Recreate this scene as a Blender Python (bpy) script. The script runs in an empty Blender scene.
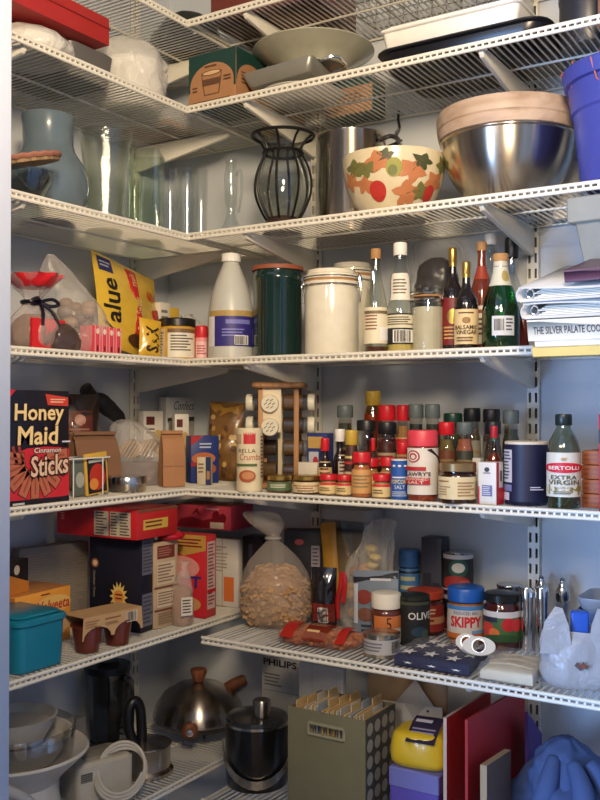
import bpy, bmesh, math, random
from mathutils import Vector, Matrix, noise
random.seed(7)
PI = math.pi
SC = bpy.context.scene
COL = SC.collection

# ------------------------------------------------------------------ camera geometry
CAM = Vector((1.5981, -1.8898, 1.4023)); YAW = .5619; PITCH = .0119; FPX = 930.3
FW = Vector((-math.sin(YAW)*math.cos(PITCH), math.cos(YAW)*math.cos(PITCH), math.sin(PITCH)))
RT = Vector((math.cos(YAW), math.sin(YAW), 0)); UP = RT.cross(FW)
FH = Vector((-math.sin(YAW), math.cos(YAW), 0))
def ray(px, py): return FW + RT*((px-300)/FPX) + UP*((400-py)/FPX)
def atY(px, Y, py=411):
    d = ray(px, py); return ((CAM + d*((Y-CAM.y)/d.y)).x, Y)
def atX(px, X, py=411):
    d = ray(px, py); return (X, (CAM + d*((X-CAM.x)/d.x)).y)
def atZ(px, py, z):
    d = ray(px, py); p = CAM + d*((z-CAM.z)/d.z); return (p.x, p.y)
def dist(p): return FH.x*(p[0]-CAM.x) + FH.y*(p[1]-CAM.y)
def mpp(p): return dist(p)/FPX
def zpx(p, py):
    k = (400-py)/FPX; c, s = math.cos(PITCH), math.sin(PITCH)
    return CAM.z + dist(p)*(k*c+s)/(c-k*s)
def facing(p): return math.atan2(CAM.y-p[1], CAM.x-p[0])

# ------------------------------------------------------------------ materials
def lin(c): return tuple((x/255/12.92 if x/255 <= .04045 else ((x/255+.055)/1.055)**2.4) for x in c)
MATS = {}
def C(col, rough=.5, metal=0, var=.10, scale=40, bump=0, coat=0, aniso=0):
    key = (col, rough, metal, var, scale, bump, coat, aniso)
    if key in MATS: return MATS[key]
    m = bpy.data.materials.new('finish_%d_%d_%d' % col); m.use_nodes = True
    nt = m.node_tree; b = nt.nodes['Principled BSDF']; L = nt.links.new
    tc = nt.nodes.new('ShaderNodeTexCoord'); nz = nt.nodes.new('ShaderNodeTexNoise')
    nz.inputs['Scale'].default_value = scale; nz.inputs['Detail'].default_value = 3
    L(tc.outputs['Object'], nz.inputs['Vector'])
    mx = nt.nodes.new('ShaderNodeMix'); mx.data_type = 'RGBA'
    l = lin(col)
    mx.inputs['A'].default_value = tuple(min(1, x*(1-var)) for x in l)+(1,)
    mx.inputs['B'].default_value = tuple(min(1, x*(1+var)) for x in l)+(1,)
    L(nz.outputs['Fac'], mx.inputs['Factor']); L(mx.outputs['Result'], b.inputs['Base Color'])
    b.inputs['Roughness'].default_value = rough; b.inputs['Metallic'].default_value = metal
    if coat: b.inputs['Coat Weight'].default_value = coat; b.inputs['Coat Roughness'].default_value = .08
    if aniso:
        b.inputs['Anisotropic'].default_value = aniso; b.inputs['Anisotropic Rotation'].default_value = .25; tg = nt.nodes.new('ShaderNodeTangent'); tg.direction_type = 'RADIAL'; tg.axis = 'Z'; L(tg.outputs[0], b.inputs['Tangent'])
    if bump:
        bp = nt.nodes.new('ShaderNodeBump'); bp.inputs['Strength'].default_value = bump; bp.inputs['Distance'].default_value = .004
        L(nz.outputs['Fac'], bp.inputs['Height']); L(bp.outputs['Normal'], b.inputs['Normal'])
    MATS[key] = m; return m
def G(tint=(251, 252, 251), lo=.035, hi=.75, rough=.03, bump=0):
    """thin clear wall of glass or stiff plastic: see-through tint plus a facing-dependent reflection"""
    key = ('G', tint, lo, hi, rough, bump)
    if key in MATS: return MATS[key]
    m = bpy.data.materials.new('clear_glass'); m.use_nodes = True; nt = m.node_tree; nt.nodes.clear(); L = nt.links.new
    out = nt.nodes.new('ShaderNodeOutputMaterial'); mix = nt.nodes.new('ShaderNodeMixShader')
    tr = nt.nodes.new('ShaderNodeBsdfTransparent'); tr.inputs['Color'].default_value = lin(tint)+(1,)
    gl = nt.nodes.new('ShaderNodeBsdfGlossy'); gl.inputs['Roughness'].default_value = rough
    gl.inputs['Color'].default_value = (.9, .92, .93, 1)
    lw = nt.nodes.new('ShaderNodeLayerWeight'); lw.inputs['Blend'].default_value = .5
    pw = nt.nodes.new('ShaderNodeMath'); pw.operation = 'POWER'; pw.inputs[1].default_value = 3.2
    mr = nt.nodes.new('ShaderNodeMapRange'); mr.inputs['To Min'].default_value = lo; mr.inputs['To Max'].default_value = hi
    L(lw.outputs['Facing'], pw.inputs[0]); L(pw.outputs[0], mr.inputs['Value']); L(mr.outputs['Result'], mix.inputs['Fac'])
    L(tr.outputs[0], mix.inputs[1]); L(gl.outputs[0], mix.inputs[2]); L(mix.outputs[0], out.inputs['Surface'])
    if bump:
        nz = nt.nodes.new('ShaderNodeTexNoise'); nz.inputs['Scale'].default_value = 40
        bp = nt.nodes.new('ShaderNodeBump'); bp.inputs['Strength'].default_value = bump; bp.inputs['Distance'].default_value = .004
        L(nz.outputs['Fac'], bp.inputs['Height']); L(bp.outputs['Normal'], gl.inputs['Normal'])
    MATS[key] = m; return m
def FILM(col=(235, 235, 235), fac=.2, rough=.18, scale=18, bump=.9, hi=.4):
    """crinkled plastic film: part clear, part milky, glossy creases"""
    key = ('F', col, fac, rough, scale, bump, hi)
    if key in MATS: return MATS[key]
    m = bpy.data.materials.new('plastic_film'); m.use_nodes = True; nt = m.node_tree; L = nt.links.new
    b = nt.nodes['Principled BSDF']; out = nt.nodes['Material Output']
    b.inputs['Base Color'].default_value = lin(col)+(1,); b.inputs['Roughness'].default_value = rough
    tr = nt.nodes.new('ShaderNodeBsdfTransparent'); mix = nt.nodes.new('ShaderNodeMixShader')
    tc = nt.nodes.new('ShaderNodeTexCoord'); nz = nt.nodes.new('ShaderNodeTexNoise')
    nz.inputs['Scale'].default_value = scale; nz.inputs['Detail'].default_value = 4; nz.inputs['Distortion'].default_value = .8
    L(tc.outputs['Object'], nz.inputs['Vector'])
    bp = nt.nodes.new('ShaderNodeBump'); bp.inputs['Strength'].default_value = bump; bp.inputs['Distance'].default_value = .012
    L(nz.outputs['Fac'], bp.inputs['Height']); L(bp.outputs['Normal'], b.inputs['Normal'])
    lw = nt.nodes.new('ShaderNodeLayerWeight'); lw.inputs['Blend'].default_value = .5
    L(bp.outputs['Normal'], lw.inputs['Normal'])
    pw = nt.nodes.new('ShaderNodeMath'); pw.operation = 'POWER'; pw.inputs[1].default_value = 2.2
    mr = nt.nodes.new('ShaderNodeMapRange'); mr.inputs['To Min'].default_value = fac; mr.inputs['To Max'].default_value = min(1, fac+hi)
    L(lw.outputs['Facing'], pw.inputs[0]); L(pw.outputs[0], mr.inputs['Value']); L(mr.outputs['Result'], mix.inputs['Fac'])
    L(tr.outputs[0], mix.inputs[1]); L(b.outputs[0], mix.inputs[2]); L(mix.outputs[0], out.inputs['Surface'])
    MATS[key] = m; return m
def WOOD(a, b, scale=30, rough=.55, axis=2):
    key = ('W', a, b, scale, axis)
    if key in MATS: return MATS[key]
    m = bpy.data.materials.new('wood_grain'); m.use_nodes = True; nt = m.node_tree; L = nt.links.new
    bs = nt.nodes['Principled BSDF']; bs.inputs['Roughness'].default_value = rough
    tc = nt.nodes.new('ShaderNodeTexCoord'); mp = nt.nodes.new('ShaderNodeMapping')
    s = [scale]*3; s[axis] = scale*.12; mp.inputs['Scale'].default_value = s
    nz = nt.nodes.new('ShaderNodeTexNoise'); nz.inputs['Scale'].default_value = 2.5; nz.inputs['Detail'].default_value = 5
    cr = nt.nodes.new('ShaderNodeValToRGB'); cr.color_ramp.elements[0].color = lin(a)+(1,); cr.color_ramp.elements[1].color = lin(b)+(1,)
    cr.color_ramp.elements[0].position = .35; cr.color_ramp.elements[1].position = .65
    L(tc.outputs['Object'], mp.inputs['Vector']); L(mp.outputs['Vector'], nz.inputs['Vector']); L(nz.outputs['Fac'], cr.inputs['Fac']); L(cr.outputs['Color'], bs.inputs['Base Color'])
    MATS[key] = m; return m
WHITEMETAL = C((232, 228, 214), .35, var=.03)
STEEL = C((200, 200, 198), .18, 1, var=.03)
STEELB = C((196, 186, 170), .26, 1, var=.05, aniso=.85)
CHROME = C((225, 225, 225), .08, 1, var=.02)
GOLD = C((196, 160, 84), .28, .9)
GLASS = G()

# ------------------------------------------------------------------ mesh builder
class MB:
    def __init__(s): s.v = []; s.f = []; s.fm = []; s.mats = []
    def mi(s, m):
        if m not in s.mats: s.mats.append(m)
        return s.mats.index(m)
    def add(s, vs, fs, m, M=None):
        o = len(s.v); k = s.mi(m)
        s.v += [(M @ Vector(p)) if M else Vector(p) for p in vs]
        for f in fs: s.f.append([i+o for i in f]); s.fm.append(k)
        return s
    def box(s, c, d, m, M=None):
        x, y, z = (q/2 for q in d)
        vs = [Vector((c[0]+i*x, c[1]+j*y, c[2]+k*z)) for k in (-1, 1) for j in (-1, 1) for i in (-1, 1)]
        ms = m if isinstance(m, (list, tuple)) else [m]*6   # front back left right bottom top
        for q, mm in zip(([0, 1, 5, 4], [3, 2, 6, 7], [2, 0, 4, 6], [1, 3, 7, 5], [2, 3, 1, 0], [4, 5, 7, 6]), ms):
            s.add([vs[i] for i in q], [[0, 1, 2, 3]], mm, M)
        return s
    def loft(s, rings, m, cap0=True, cap1=True, closed=False, M=None):
        n = len(rings[0]); vs = [p for r in rings for p in r]; fs = []
        R = len(rings)
        for i in range(R if closed else R-1):
            a, b = i*n, ((i+1) % R)*n
            for j in range(n):
                k = (j+1) % n; fs.append([a+j, a+k, b+k, b+j])
        if not closed:
            if cap0: fs.append(list(range(n-1, -1, -1)))
            if cap1: fs.append([(R-1)*n+j for j in range(n)])
        return s.add(vs, fs, m, M)
    def lathe(s, prof, m, n=28, a0=0, arc=2*PI, M=None, rib=0, c=(0, 0)):
        full = arc > 6.28; cols = n if full else n+1
        vs = []; fs = []
        for r, z in prof:
            for j in range(cols):
                a = a0+arc*j/n; q = r*(1-(rib if j % 2 else 0)); vs.append((c[0]+q*math.cos(a), c[1]+q*math.sin(a), z))
        for i in range(len(prof)-1):
            for j in range(n):
                k = (j+1) % cols
                p = [i*cols+j, i*cols+k, (i+1)*cols+k, (i+1)*cols+j]
                if prof[i][0] < 1e-6: p = [p[0], p[2], p[3]]
                elif prof[i+1][0] < 1e-6: p = [p[0], p[1], p[2]]
                fs.append(p)
        return s.add(vs, fs, m, M)
    def tube(s, path, r, m, n=8, closed=False, M=None):
        P = [Vector(p) for p in path]; rings = []; up = None
        for i, p in enumerate(P):
            if closed: t = P[(i+1) % len(P)]-P[i-1]
            else: t = P[min(i+1, len(P)-1)]-P[max(i-1, 0)]
            t.normalize()
            if up is None: up = Vector((0, 0, 1)) if abs(t.z) < .9 else Vector((1, 0, 0))
            u = t.cross(up).normalized(); w = u.cross(t).normalized(); up = w
            rr = r[i] if isinstance(r, (list, tuple)) else r
            rings.append([p+u*rr*math.cos(2*PI*j/n)+w*rr*math.sin(2*PI*j/n) for j in range(n)])
        return s.loft(rings, m, closed=closed, M=M)
    def ell(s, c, r, m, n=16, M=None):
        rings = [[(c[0]+r[0]*math.sin(PI*i/n)*math.cos(2*PI*j/n), c[1]+r[1]*math.sin(PI*i/n)*math.sin(2*PI*j/n), c[2]-r[2]*math.cos(PI*i/n)) for j in range(n)] for i in range(1, n)]
        return s.loft(rings, m, M=M)
    def prism(s, poly, z0, z1, m, M=None):
        return s.loft([[(x, y, z0) for x, y in poly], [(x, y, z1) for x, y in poly]], m, M=M)
    def rbox(s, w, d, z0, z1, m, r=.01, taper=1.0, e=.003, open_top=False, t=.003, M=None, c=(0, 0)):
        """box with rounded corners; open_top makes a tub with walls t thick"""
        def ring(w, d, r, z):
            r = max(.0005, min(r, w/2-.0005, d/2-.0005)); o = []
            for cx, cy, a in ((1, 1, 0), (-1, 1, 1), (-1, -1, 2), (1, -1, 3)):
                for k in range(5):
                    an = (a+k/4)*PI/2; o.append((c[0]+cx*(w/2-r)+r*math.cos(an), c[1]+cy*(d/2-r)+r*math.sin(an), z))
            return o
        w0, d0 = w*taper, d*taper
        R = [ring(w0-2*e, d0-2*e, r, z0), ring(w0, d0, r, z0+e), ring(w, d, r, z1-e)]
        if open_top: R += [ring(w-.0005, d-.0005, r, z1), ring(w-2*t, d-2*t, r, z1), ring(w0-2*t, d0-2*t, r, z0+t+e)]
        else: R += [ring(w-2*e, d-2*e, r, z1)]
        return s.loft(R, m, M=M)
    def build(s, name, parent=None, loc=None, rot=None, bevel=0, sharp=38, smooth=True):
        me = bpy.data.meshes.new(name); me.from_pydata([tuple(p) for p in s.v], [], s.f)
        for m in s.mats: me.materials.append(m)
        me.polygons.foreach_set('material_index', s.fm); me.validate()
        if bevel:
            bm = bmesh.new(); bm.from_mesh(me); bmesh.ops.remove_doubles(bm, verts=bm.verts, dist=1e-5)
            bmesh.ops.bevel(bm, geom=bm.edges[:], offset=bevel, segments=2, affect='EDGES', profile=.5); bm.to_mesh(me); bm.free()
        if smooth:
            me.polygons.foreach_set('use_smooth', [True]*len(me.polygons)); me.set_sharp_from_angle(angle=math.radians(sharp))
        me.update()
        o = bpy.data.objects.new(name, me); COL.objects.link(o)
        if parent: o.parent = parent
        if loc is not None: o.location = loc
        if rot is not None: o.rotation_euler = rot
        return o

def tag(o, label, cat, group=None, kind=None):
    o['label'] = label; o['category'] = cat
    if group: o['group'] = group
    if kind: o['kind'] = kind
    return o
def T(name, label, cat, loc=(0, 0, 0), rz=0, group=None, rx=0, ry=0):
    o = bpy.data.objects.new(name, None); COL.objects.link(o); o.empty_display_size = .05
    o.location = loc; o.rotation_euler = (rx, ry, rz); return tag(o, label, cat, group)
def clone(root, loc, label=None, rz=None):
    r = root.copy(); COL.objects.link(r); r.location = loc
    if rz is not None: r.rotation_euler.z = rz
    if label: r['label'] = label
    for ch in list(root.children):
        c = ch.copy(); COL.objects.link(c); c.parent = r
        for g in list(ch.children):
            d = g.copy(); COL.objects.link(d); d.parent = c
    return r

# ------------------------------------------------------------------ printing on faces
TXT = {}
def textgeo(st, fat=0.0):
    if (st, fat) in TXT: return TXT[(st, fat)]
    cu = bpy.data.curves.new('glyphs', 'FONT'); cu.body = st; cu.size = 1; cu.offset = fat; cu.resolution_u = 2
    ob = bpy.data.objects.new('glyphs', cu); COL.objects.link(ob)
    bpy.context.view_layer.update()
    me = bpy.data.meshes.new_from_object(ob.evaluated_get(bpy.context.evaluated_depsgraph_get()))
    vs = [(v.co.x, v.co.y) for v in me.vertices]; fs = [list(p.vertices) for p in me.polygons]
    bpy.data.objects.remove(ob); bpy.data.curves.remove(cu); bpy.data.meshes.remove(me)
    x0, x1 = min(v[0] for v in vs), max(v[0] for v in vs); y0, y1 = min(v[1] for v in vs), max(v[1] for v in vs)
    TXT[(st, fat)] = ([((x-x0)/(x1-x0), (y-y0)/max(1e-6, y1-y0)) for x, y in vs], fs); return TXT[(st, fat)]
def flat(o, u, v, n):
    o, u, v, n = Vector(o), Vector(u), Vector(v), Vector(n)
    return lambda a, b, l: o+u*a+v*b+n*(.0005+.0003*l)
def wrap(R, z0, z1, mid, arc):
    """R: radius, or a function of z"""
    def f(a, b, l):
        z = z0+(z1-z0)*b; r = (R(z) if callable(R) else R)+.0006+.0004*l; an = mid+(a-.5)*arc
        return Vector((r*math.cos(an), r*math.sin(an), z))
    return f
def pr(mb, f, items, curved=False):
    for l, it in enumerate(items):
        k = it[0]; m = it[-1] if not isinstance(it[-1], dict) else it[-2]; op = it[-1] if isinstance(it[-1], dict) else {}
        if isinstance(m, tuple): m = C(m, op.get('rough', .5))
        lay = op.get('lay', l)
        if k == 'r':
            u0, v0, u1, v1 = it[1:5]; nu = max(1, int(abs(u1-u0)*24)) if curved else 1; nv = 4 if curved == 2 else 1
            vs = [f(u0+(u1-u0)*i/nu, v0+(v1-v0)*j/nv, lay) for j in range(nv+1) for i in range(nu+1)]
            mb.add(vs, [[j*(nu+1)+i, j*(nu+1)+i+1, (j+1)*(nu+1)+i+1, (j+1)*(nu+1)+i] for j in range(nv) for i in range(nu)], m)
        elif k == 'e':
            cu, cv, ru, rv = it[1:5]; N = 16; K = 5 if curved else 1; vs = []
            for i in range(N+1):
                t = -math.cos(PI*i/N); h = math.sqrt(max(0, 1-t*t)); vs += [f(cu+ru*t, cv+rv*h*(2*j/K-1), lay) for j in range(K+1)]
            mb.add(vs, [[(K+1)*i+j, (K+1)*(i+1)+j, (K+1)*(i+1)+j+1, (K+1)*i+j+1] for i in range(N) for j in range(K)], m)
        elif k == 'p':
            P = it[1]; cu = sum(p[0] for p in P)/len(P); cv = sum(p[1] for p in P)/len(P)
            n = len(P); vs = [f(cu, cv, lay)]
            for t in (.33, .67, 1): vs += [f(cu+(a-cu)*t, cv+(b-cv)*t, lay) for a, b in P]
            mb.add(vs, [[0, i+1, (i+1) % n+1] for i in range(n)]+[[k*n+1+i, (k+1)*n+1+i, (k+1)*n+1+(i+1) % n, k*n+1+(i+1) % n] for k in (0, 1) for i in range(n)], m)
        elif k == 't':
            st, u0, v0, u1, v1 = it[1:6]; vs, fs = textgeo(st, op.get('fat', .0)); rot = op.get('rot', 0); sl = op.get('slant', 0)
            def q(x, y):
                if rot == 90: x, y = 1-y, x
                elif rot == -90: x, y = y, 1-x
                elif rot == 180: x, y = 1-x, 1-y
                return f(u0+(u1-u0)*x+sl*(y), v0+(v1-v0)*y+op.get('rise', 0)*x, lay)
            mb.add([q(x, y) for x, y in vs], fs, m)
        elif k == 'lines':   # small print: a block of short dark bars
            u0, v0, u1, v1, nl = it[1:6]; rnd = random.Random(nl*7+int(u0*100))
            for i in range(nl):
                b = v1-(v1-v0)*(i+.2)/nl; h = (v1-v0)*.45/nl; e = u1-(u1-u0)*rnd.random()*.35
                pr(mb, f, [('r', u0, b-h, e, b, m, {'lay': lay})], curved)
        elif k == 'bars':    # barcode
            u0, v0, u1, v1 = it[1:5]; n = 13; rnd = random.Random(5)
            for i in range(n):
                a = u0+(u1-u0)*i/n; w = (u1-u0)/n*rnd.choice((.35, .5, .75))
                pr(mb, f, [('r', a, v0, a+w, v1, m, {'lay': lay})], curved)
    return mb

# ------------------------------------------------------------------ general products
def bev_box(w, d, h, ms, bevel=.0012):
    mb = MB(); mb.box((0, 0, h/2), (w, d, h), ms); return mb
def carton(name, label, cat, A, B, depth, z0, h, col, prints=None, group=None, lean=0, roll=0, rough=.45, flap=True, off=0):
    """A, B: the two ends of the front bottom edge (x, y), seen from the front; h: height in metres"""
    dx, dy = B[0]-A[0], B[1]-A[1]; w = math.hypot(dx, dy); rz = math.atan2(dy, dx)
    nx, ny = -dy/w, dx/w
    cx, cy = (A[0]+B[0])/2+nx*depth/2, (A[1]+B[1])/2+ny*depth/2
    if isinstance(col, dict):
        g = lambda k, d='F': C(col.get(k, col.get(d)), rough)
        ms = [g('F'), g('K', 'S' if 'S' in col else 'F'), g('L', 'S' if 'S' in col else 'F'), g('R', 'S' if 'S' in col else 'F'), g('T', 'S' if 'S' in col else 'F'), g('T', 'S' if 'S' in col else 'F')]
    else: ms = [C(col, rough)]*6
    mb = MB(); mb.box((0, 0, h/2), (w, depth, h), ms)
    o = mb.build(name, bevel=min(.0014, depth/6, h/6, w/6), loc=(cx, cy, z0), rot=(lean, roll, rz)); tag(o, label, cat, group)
    fr = {'F': ((-w/2, -depth/2, 0), (w, 0, 0), (0, 0, h), (0, -1, 0)), 'R': ((w/2, -depth/2, 0), (0, depth, 0), (0, 0, h), (1, 0, 0)),
          'L': ((-w/2, depth/2, 0), (0, -depth, 0), (0, 0, h), (-1, 0, 0)), 'T': ((-w/2, -depth/2, h), (w, 0, 0), (0, depth, 0), (0, 0, 1)),
          'B': ((-w/2, depth/2, 0), (w, 0, 0), (0, -depth, 0), (0, 0, -1))}
    nm = {'F': 'front_print', 'R': 'side_print', 'L': 'end_print', 'T': 'top_print', 'B': 'base_print'}
    for k, its in (prints or {}).items():
        q = MB(); pr(q, flat(*fr[k]), its); q.build(nm[k], o, smooth=False)
    return o
SHAPES = {
 'jar':    [(.90, 0), (.97, .015), (1, .05), (1, .80), (.96, .88), (.86, .93), (.86, 1)],
 'spice':  [(.93, 0), (1, .03), (1, .70), (.96, .77), (.80, .83), (.78, 1)],
 'can':    [(.97, 0), (1, .01), (1, .03), (.97, .05), (.97, .95), (1, .97), (1, .99), (.97, 1)],
 'tube':   [(.98, 0), (1, .01), (1, 1)],
 'bottle': [(.92, 0), (1, .025), (1, .56), (.94, .63), (.72, .71), (.46, .79), (.38, .84), (.36, .97), (.40, .975), (.40, 1)],
 'sauce':  [(.92, 0), (1, .025), (1, .60), (.90, .68), (.55, .78), (.40, .84), (.38, 1)],
 'slope':  [(.92, 0), (1, .025), (1, .45), (.86, .58), (.55, .76), (.40, .88), (.38, 1)],
 'jug':    [(.90, 0), (1, .02), (1, .42), (.97, .50), (.86, .65), (.66, .80), (.44, .92), (.36, .97), (.34, 1)],
 'oil':    [(.93, 0), (1, .02), (1, .62), (.97, .70), (.84, .80), (.58, .90), (.44, .95), (.42, 1)],
 'vinegar': [(.93, 0), (1, .02), (1, .58), (.93, .66), (.62, .74), (.44, .79), (.34, .86), (.32, 1)],
}
def rad(prof, z):
    for (r0, a), (r1, b) in zip(prof, prof[1:]):
        if a <= z <= b: return r0 if b-a < 1e-9 else r0+(r1-r0)*(z-a)/(b-a)
    return prof[-1][0]
def vessel(name, label, cat, pt, w, top, zdeck, shape='spice', body=None, fill=None, ff=.8, cap=None, caph=.15, capr=None, labels=(), group=None, rib=0, n=28, h=None, parts=None, seal=None):
    """round container. w: width in photo pixels, top: photo row of its top; sizes come out in metres at the spot pt"""
    R = w*mpp(pt)/2; H = h or (zpx(pt, top)-zdeck); root = T(name, label, cat, (pt[0], pt[1], zdeck), 0, group); n = max(n, 40)
    bh = H*(1-caph) if cap else H
    prof = [(r*R, z*bh) for r, z in (SHAPES[shape] if isinstance(shape, str) else shape)]
    mb = MB(); mb.lathe([(0, 0)]+prof+([(0, bh)] if not cap or shape in ('can', 'tube') else [(prof[-1][0]*.8, bh)]), body or GLASS, n); mb.build((parts or {}).get('body', 'body'), root)
    if fill:
        fm, ff = (fill, ff); ins = [(0, .002)]+[(max(.002, r*.94), max(z, .002)) for r, z in prof if z < bh*ff]+[(rad(prof, bh*ff)*.94, bh*ff), (0, bh*ff)]
        MB().lathe(ins, fm, n).build('contents', root)
    if seal: MB().lathe([(prof[-1][0]*1.03, bh*.93), (prof[-1][0]*1.03, bh*.995)], seal, n).build('neck_seal', root)
    if cap:
        cr = capr*R if capr else max(prof[-1][0]*1.12, .004); ch = H-bh
        MB().lathe([(cr*.96, bh-ch*.15), (cr, bh-ch*.1), (cr, H-ch*.18), (cr*.95, H-ch*.04), (cr*.88, H), (0, H)], cap, 40 if rib else n, rib=rib).build((parts or {}).get('cap', 'cap'), root)
    fa = facing(pt)
    for lb in labels:
        a, b, arc, col, its = lb[:5]; off = lb[5] if len(lb) > 5 else 0
        q = MB(); rr = lambda z: rad(prof, z)
        z0, z1 = a*H, b*H; ar = math.radians(arc); f = wrap(rr, z0, z1, fa+math.radians(off), ar)
        if col is not None: pr(q, f, [('r', 0, 0, 1, 1, col, {'lay': 0})], 2)
        pr(q, f, [it if isinstance(it[-1], dict) and 'lay' in it[-1] else (tuple(it)+({'lay': i+1},) if not isinstance(it[-1], dict) else tuple(it[:-1])+({**it[-1], 'lay': i+1},)) for i, it in enumerate(its)], 1)
        q.build('paper_label', root)
    return root
def spline(P, m):
    out = []
    for i in range(len(P)-1):
        p0, p1, p2, p3 = P[max(0, i-1)], P[i], P[i+1], P[min(len(P)-1, i+2)]
        for k in range(m):
            t = k/m; out.append(tuple(.5*((2*b)+(-a+c)*t+(2*a-5*b+4*c-d)*t*t+(-a+3*b-3*c+d)*t**3) for a, b, c, d in zip(p0, p1, p2, p3)))
    out.append(tuple(P[-1])); return out
def sack(mb, prof, m, n=44, sub=5, amp=.05, freq=14, pleat=0, seed=0, sq=2.0, top_open=False, pk=9):
    """bag or cloth lump. prof: (z, half width, half depth, shift x, shift y); sq: roundness of the plan (2 = oval, 4 = boxy)"""
    rings = []; S = spline(prof, sub); zmin, zmax = S[0][0], S[-1][0]
    for z, rx, ry, ox, oy in S:
        t = (z-zmin)/max(1e-6, zmax-zmin); ring = []
        for j in range(n):
            a = 2*PI*j/n; c, s = math.cos(a), math.sin(a)
            k = (abs(c)**sq+abs(s)**sq)**(-1/sq)
            d = noise.noise(Vector((c*rx*freq+seed*3.1, s*ry*freq+seed, z*freq)))
            d2 = noise.noise(Vector((c*rx*freq*2.7+seed, s*ry*freq*2.7, z*freq*2+5)))
            q = k*(1+amp*(1.3*d+.6*d2)+pleat*t*math.sin(pk*a+3*d+seed))
            ring.append((ox+max(rx, .001)*q*c, oy+max(ry, .001)*q*s, z+(.15*amp*rx*d2 if 0 < t < 1 else 0)))
        rings.append(ring)
    return mb.loft(rings, m, cap1=not top_open)
def bits(mb, n, region, size, m, seed=1, curl=True):
    """many small bent pieces filling a region given by a function rnd -> (x, y, z)"""
    rnd = random.Random(seed)
    for i in range(n):
        p = Vector(region(rnd)); e = Matrix.Rotation(rnd.random()*6.3, 4, 'Z') @ Matrix.Rotation(rnd.random()*2-1, 4, 'X')
        l, w = size[0]*(.7+.6*rnd.random()), size[1]; mm = m[i % len(m)] if isinstance(m, list) else m
        M = Matrix.Translation(p) @ e
        pts = [(-l/2, 0, 0), (-l/6, 0, l*.14), (l/6, 0, l*.14), (l/2, 0, 0)]
        rings = [[(x, y+sx*w/2, z+sz*size[2]/2) for sx, sz in ((-1, -1), (1, -1), (1, 1), (-1, 1))] for x, y, z in pts]
        mb.loft(rings, mm, M=M)
    return mb
# ------------------------------------------------------------------ the pantry shell
DL, DR, D5 = .309, .305, .375
ZC = [2.250, 2.0607, 1.7822, 1.5084, 1.2268, .933, .602]
DK = [z+.0065 for z in ZC]; DKL = list(DK); DKL[5] -= .008            # height on which things stand
XE = 1.72; YF = -1.16                # far end of the back wall; the doorway wall
WALLM = C((198, 204, 210), .75, var=.03, scale=6, bump=.05)
def struct(name, boxes, m, bevel=0):
    mb = MB()
    for c, d in boxes: mb.box(c, d, m)
    o = mb.build(name, bevel=bevel, smooth=bool(bevel)); o['kind'] = 'structure'; return o
struct('wall_left', [((-.05, (YF-.1)/2, 1.25), (.1, -YF+.3, 2.5))], WALLM)
struct('wall_back', [((XE/2, .05, 1.25), (XE+.2, .1, 2.5))], WALLM)
struct('wall_right', [((XE+.05, (YF-.1)/2, 1.25), (.1, -YF+.3, 2.5))], WALLM)
struct('wall_front', [((.345, YF-.05, 1.25), (.69, .1, 2.5)), ((1.70, YF-.05, 1.25), (.16, .1, 2.5)), ((1.17, YF-.05, 2.42), (.90, .1, .16))], WALLM)
struct('floor', [((1.2, -2.1, -.05), (6, 4.5, .1))], WOOD((120, 88, 60), (150, 112, 78), 6, .5, 1))
struct('ceiling', [((1.2, -2.1, 2.65), (6.0, 4.5, .1))], C((225, 224, 218), .8, var=.02))
struct('wall_kitchen_back', [((1.2, -4.3, 1.3), (6.0, .1, 2.8))], C((214, 208, 196), .8, var=.02))
struct('wall_kitchen_side', [((-1.75, -2.75, 1.3), (.1, 3.1, 2.8)), ((4.15, -2.75, 1.3), (.1, 3.1, 2.8))], C((214, 208, 196), .8, var=.02))
TRIM = C((186, 194, 210), .45, var=.02)
# stepped white door casing on the doorway, its inner edge toward the camera
tr = MB()
for x0, x1, y in ((.645, .69, .028), (.675, .714, .036), (.704, .728, .022)): tr.box(((x0+x1)/2, YF-.1-y/2, 1.2), (x1-x0, y, 2.4), TRIM)
tr.box((.712, YF-.05, 1.2), (.032, .13, 2.4), TRIM)
o = tr.build('trim_1', bevel=.003); o['kind'] = 'structure'

# ------------------------------------------------------------------ wire shelves
def wire_deck(length, depth):
    mb = MB(); r = .0013; n = int(length/.0127)
    for i in range(n+1):
        x = min(length-.003, .004+i*.0127)
        # cross wire: back rod, over the front rod, down to the lip rod
        P = [(x, 0.004), (x, -depth+.002)]
        sq = lambda x, y, z: [(x-r, y, z-r), (x+r, y, z-r), (x+r, y, z+r), (x-r, y, z+r)]
        mb.loft([sq(x, -.004, 0), sq(x, -depth+.001, 0)], WHITEMETAL)
        w = .0019; q = lambda z: [(x-w, -depth-w, z), (x+w, -depth-w, z), (x+w, -depth+w, z), (x-w, -depth+w, z)]
        mb.loft([q(-.0105), q(.001)], WHITEMETAL)
    return mb
def rods(length, depth):
    mb = MB()
    for y, z, r in ((-.006, -.0038, .0026), (-depth*.5, -.0038, .0026)): mb.tube([(0, y, z), (length, y, z)], r, WHITEMETAL)
    return mb
def lip(length, depth):
    mb = MB()
    for z in (0, -.0102): mb.tube([(0, -depth, z), (length, -depth, z)], .0036, WHITEMETAL)
    for x in (.002, length-.002): mb.tube([(x, -.004, -.004), (x, -depth, -.004)], .0026, WHITEMETAL)
    return mb
NAMES = ['topmost', 'platter', 'glassware', 'canister', 'spice', 'dry goods', 'bottom']
HOLD = ['loose bags up under the ceiling', 'trays and platters', 'glass vases and bowls', 'bottles and canisters', 'spice jars and packets', 'boxed dry goods', 'pots and files']
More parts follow.
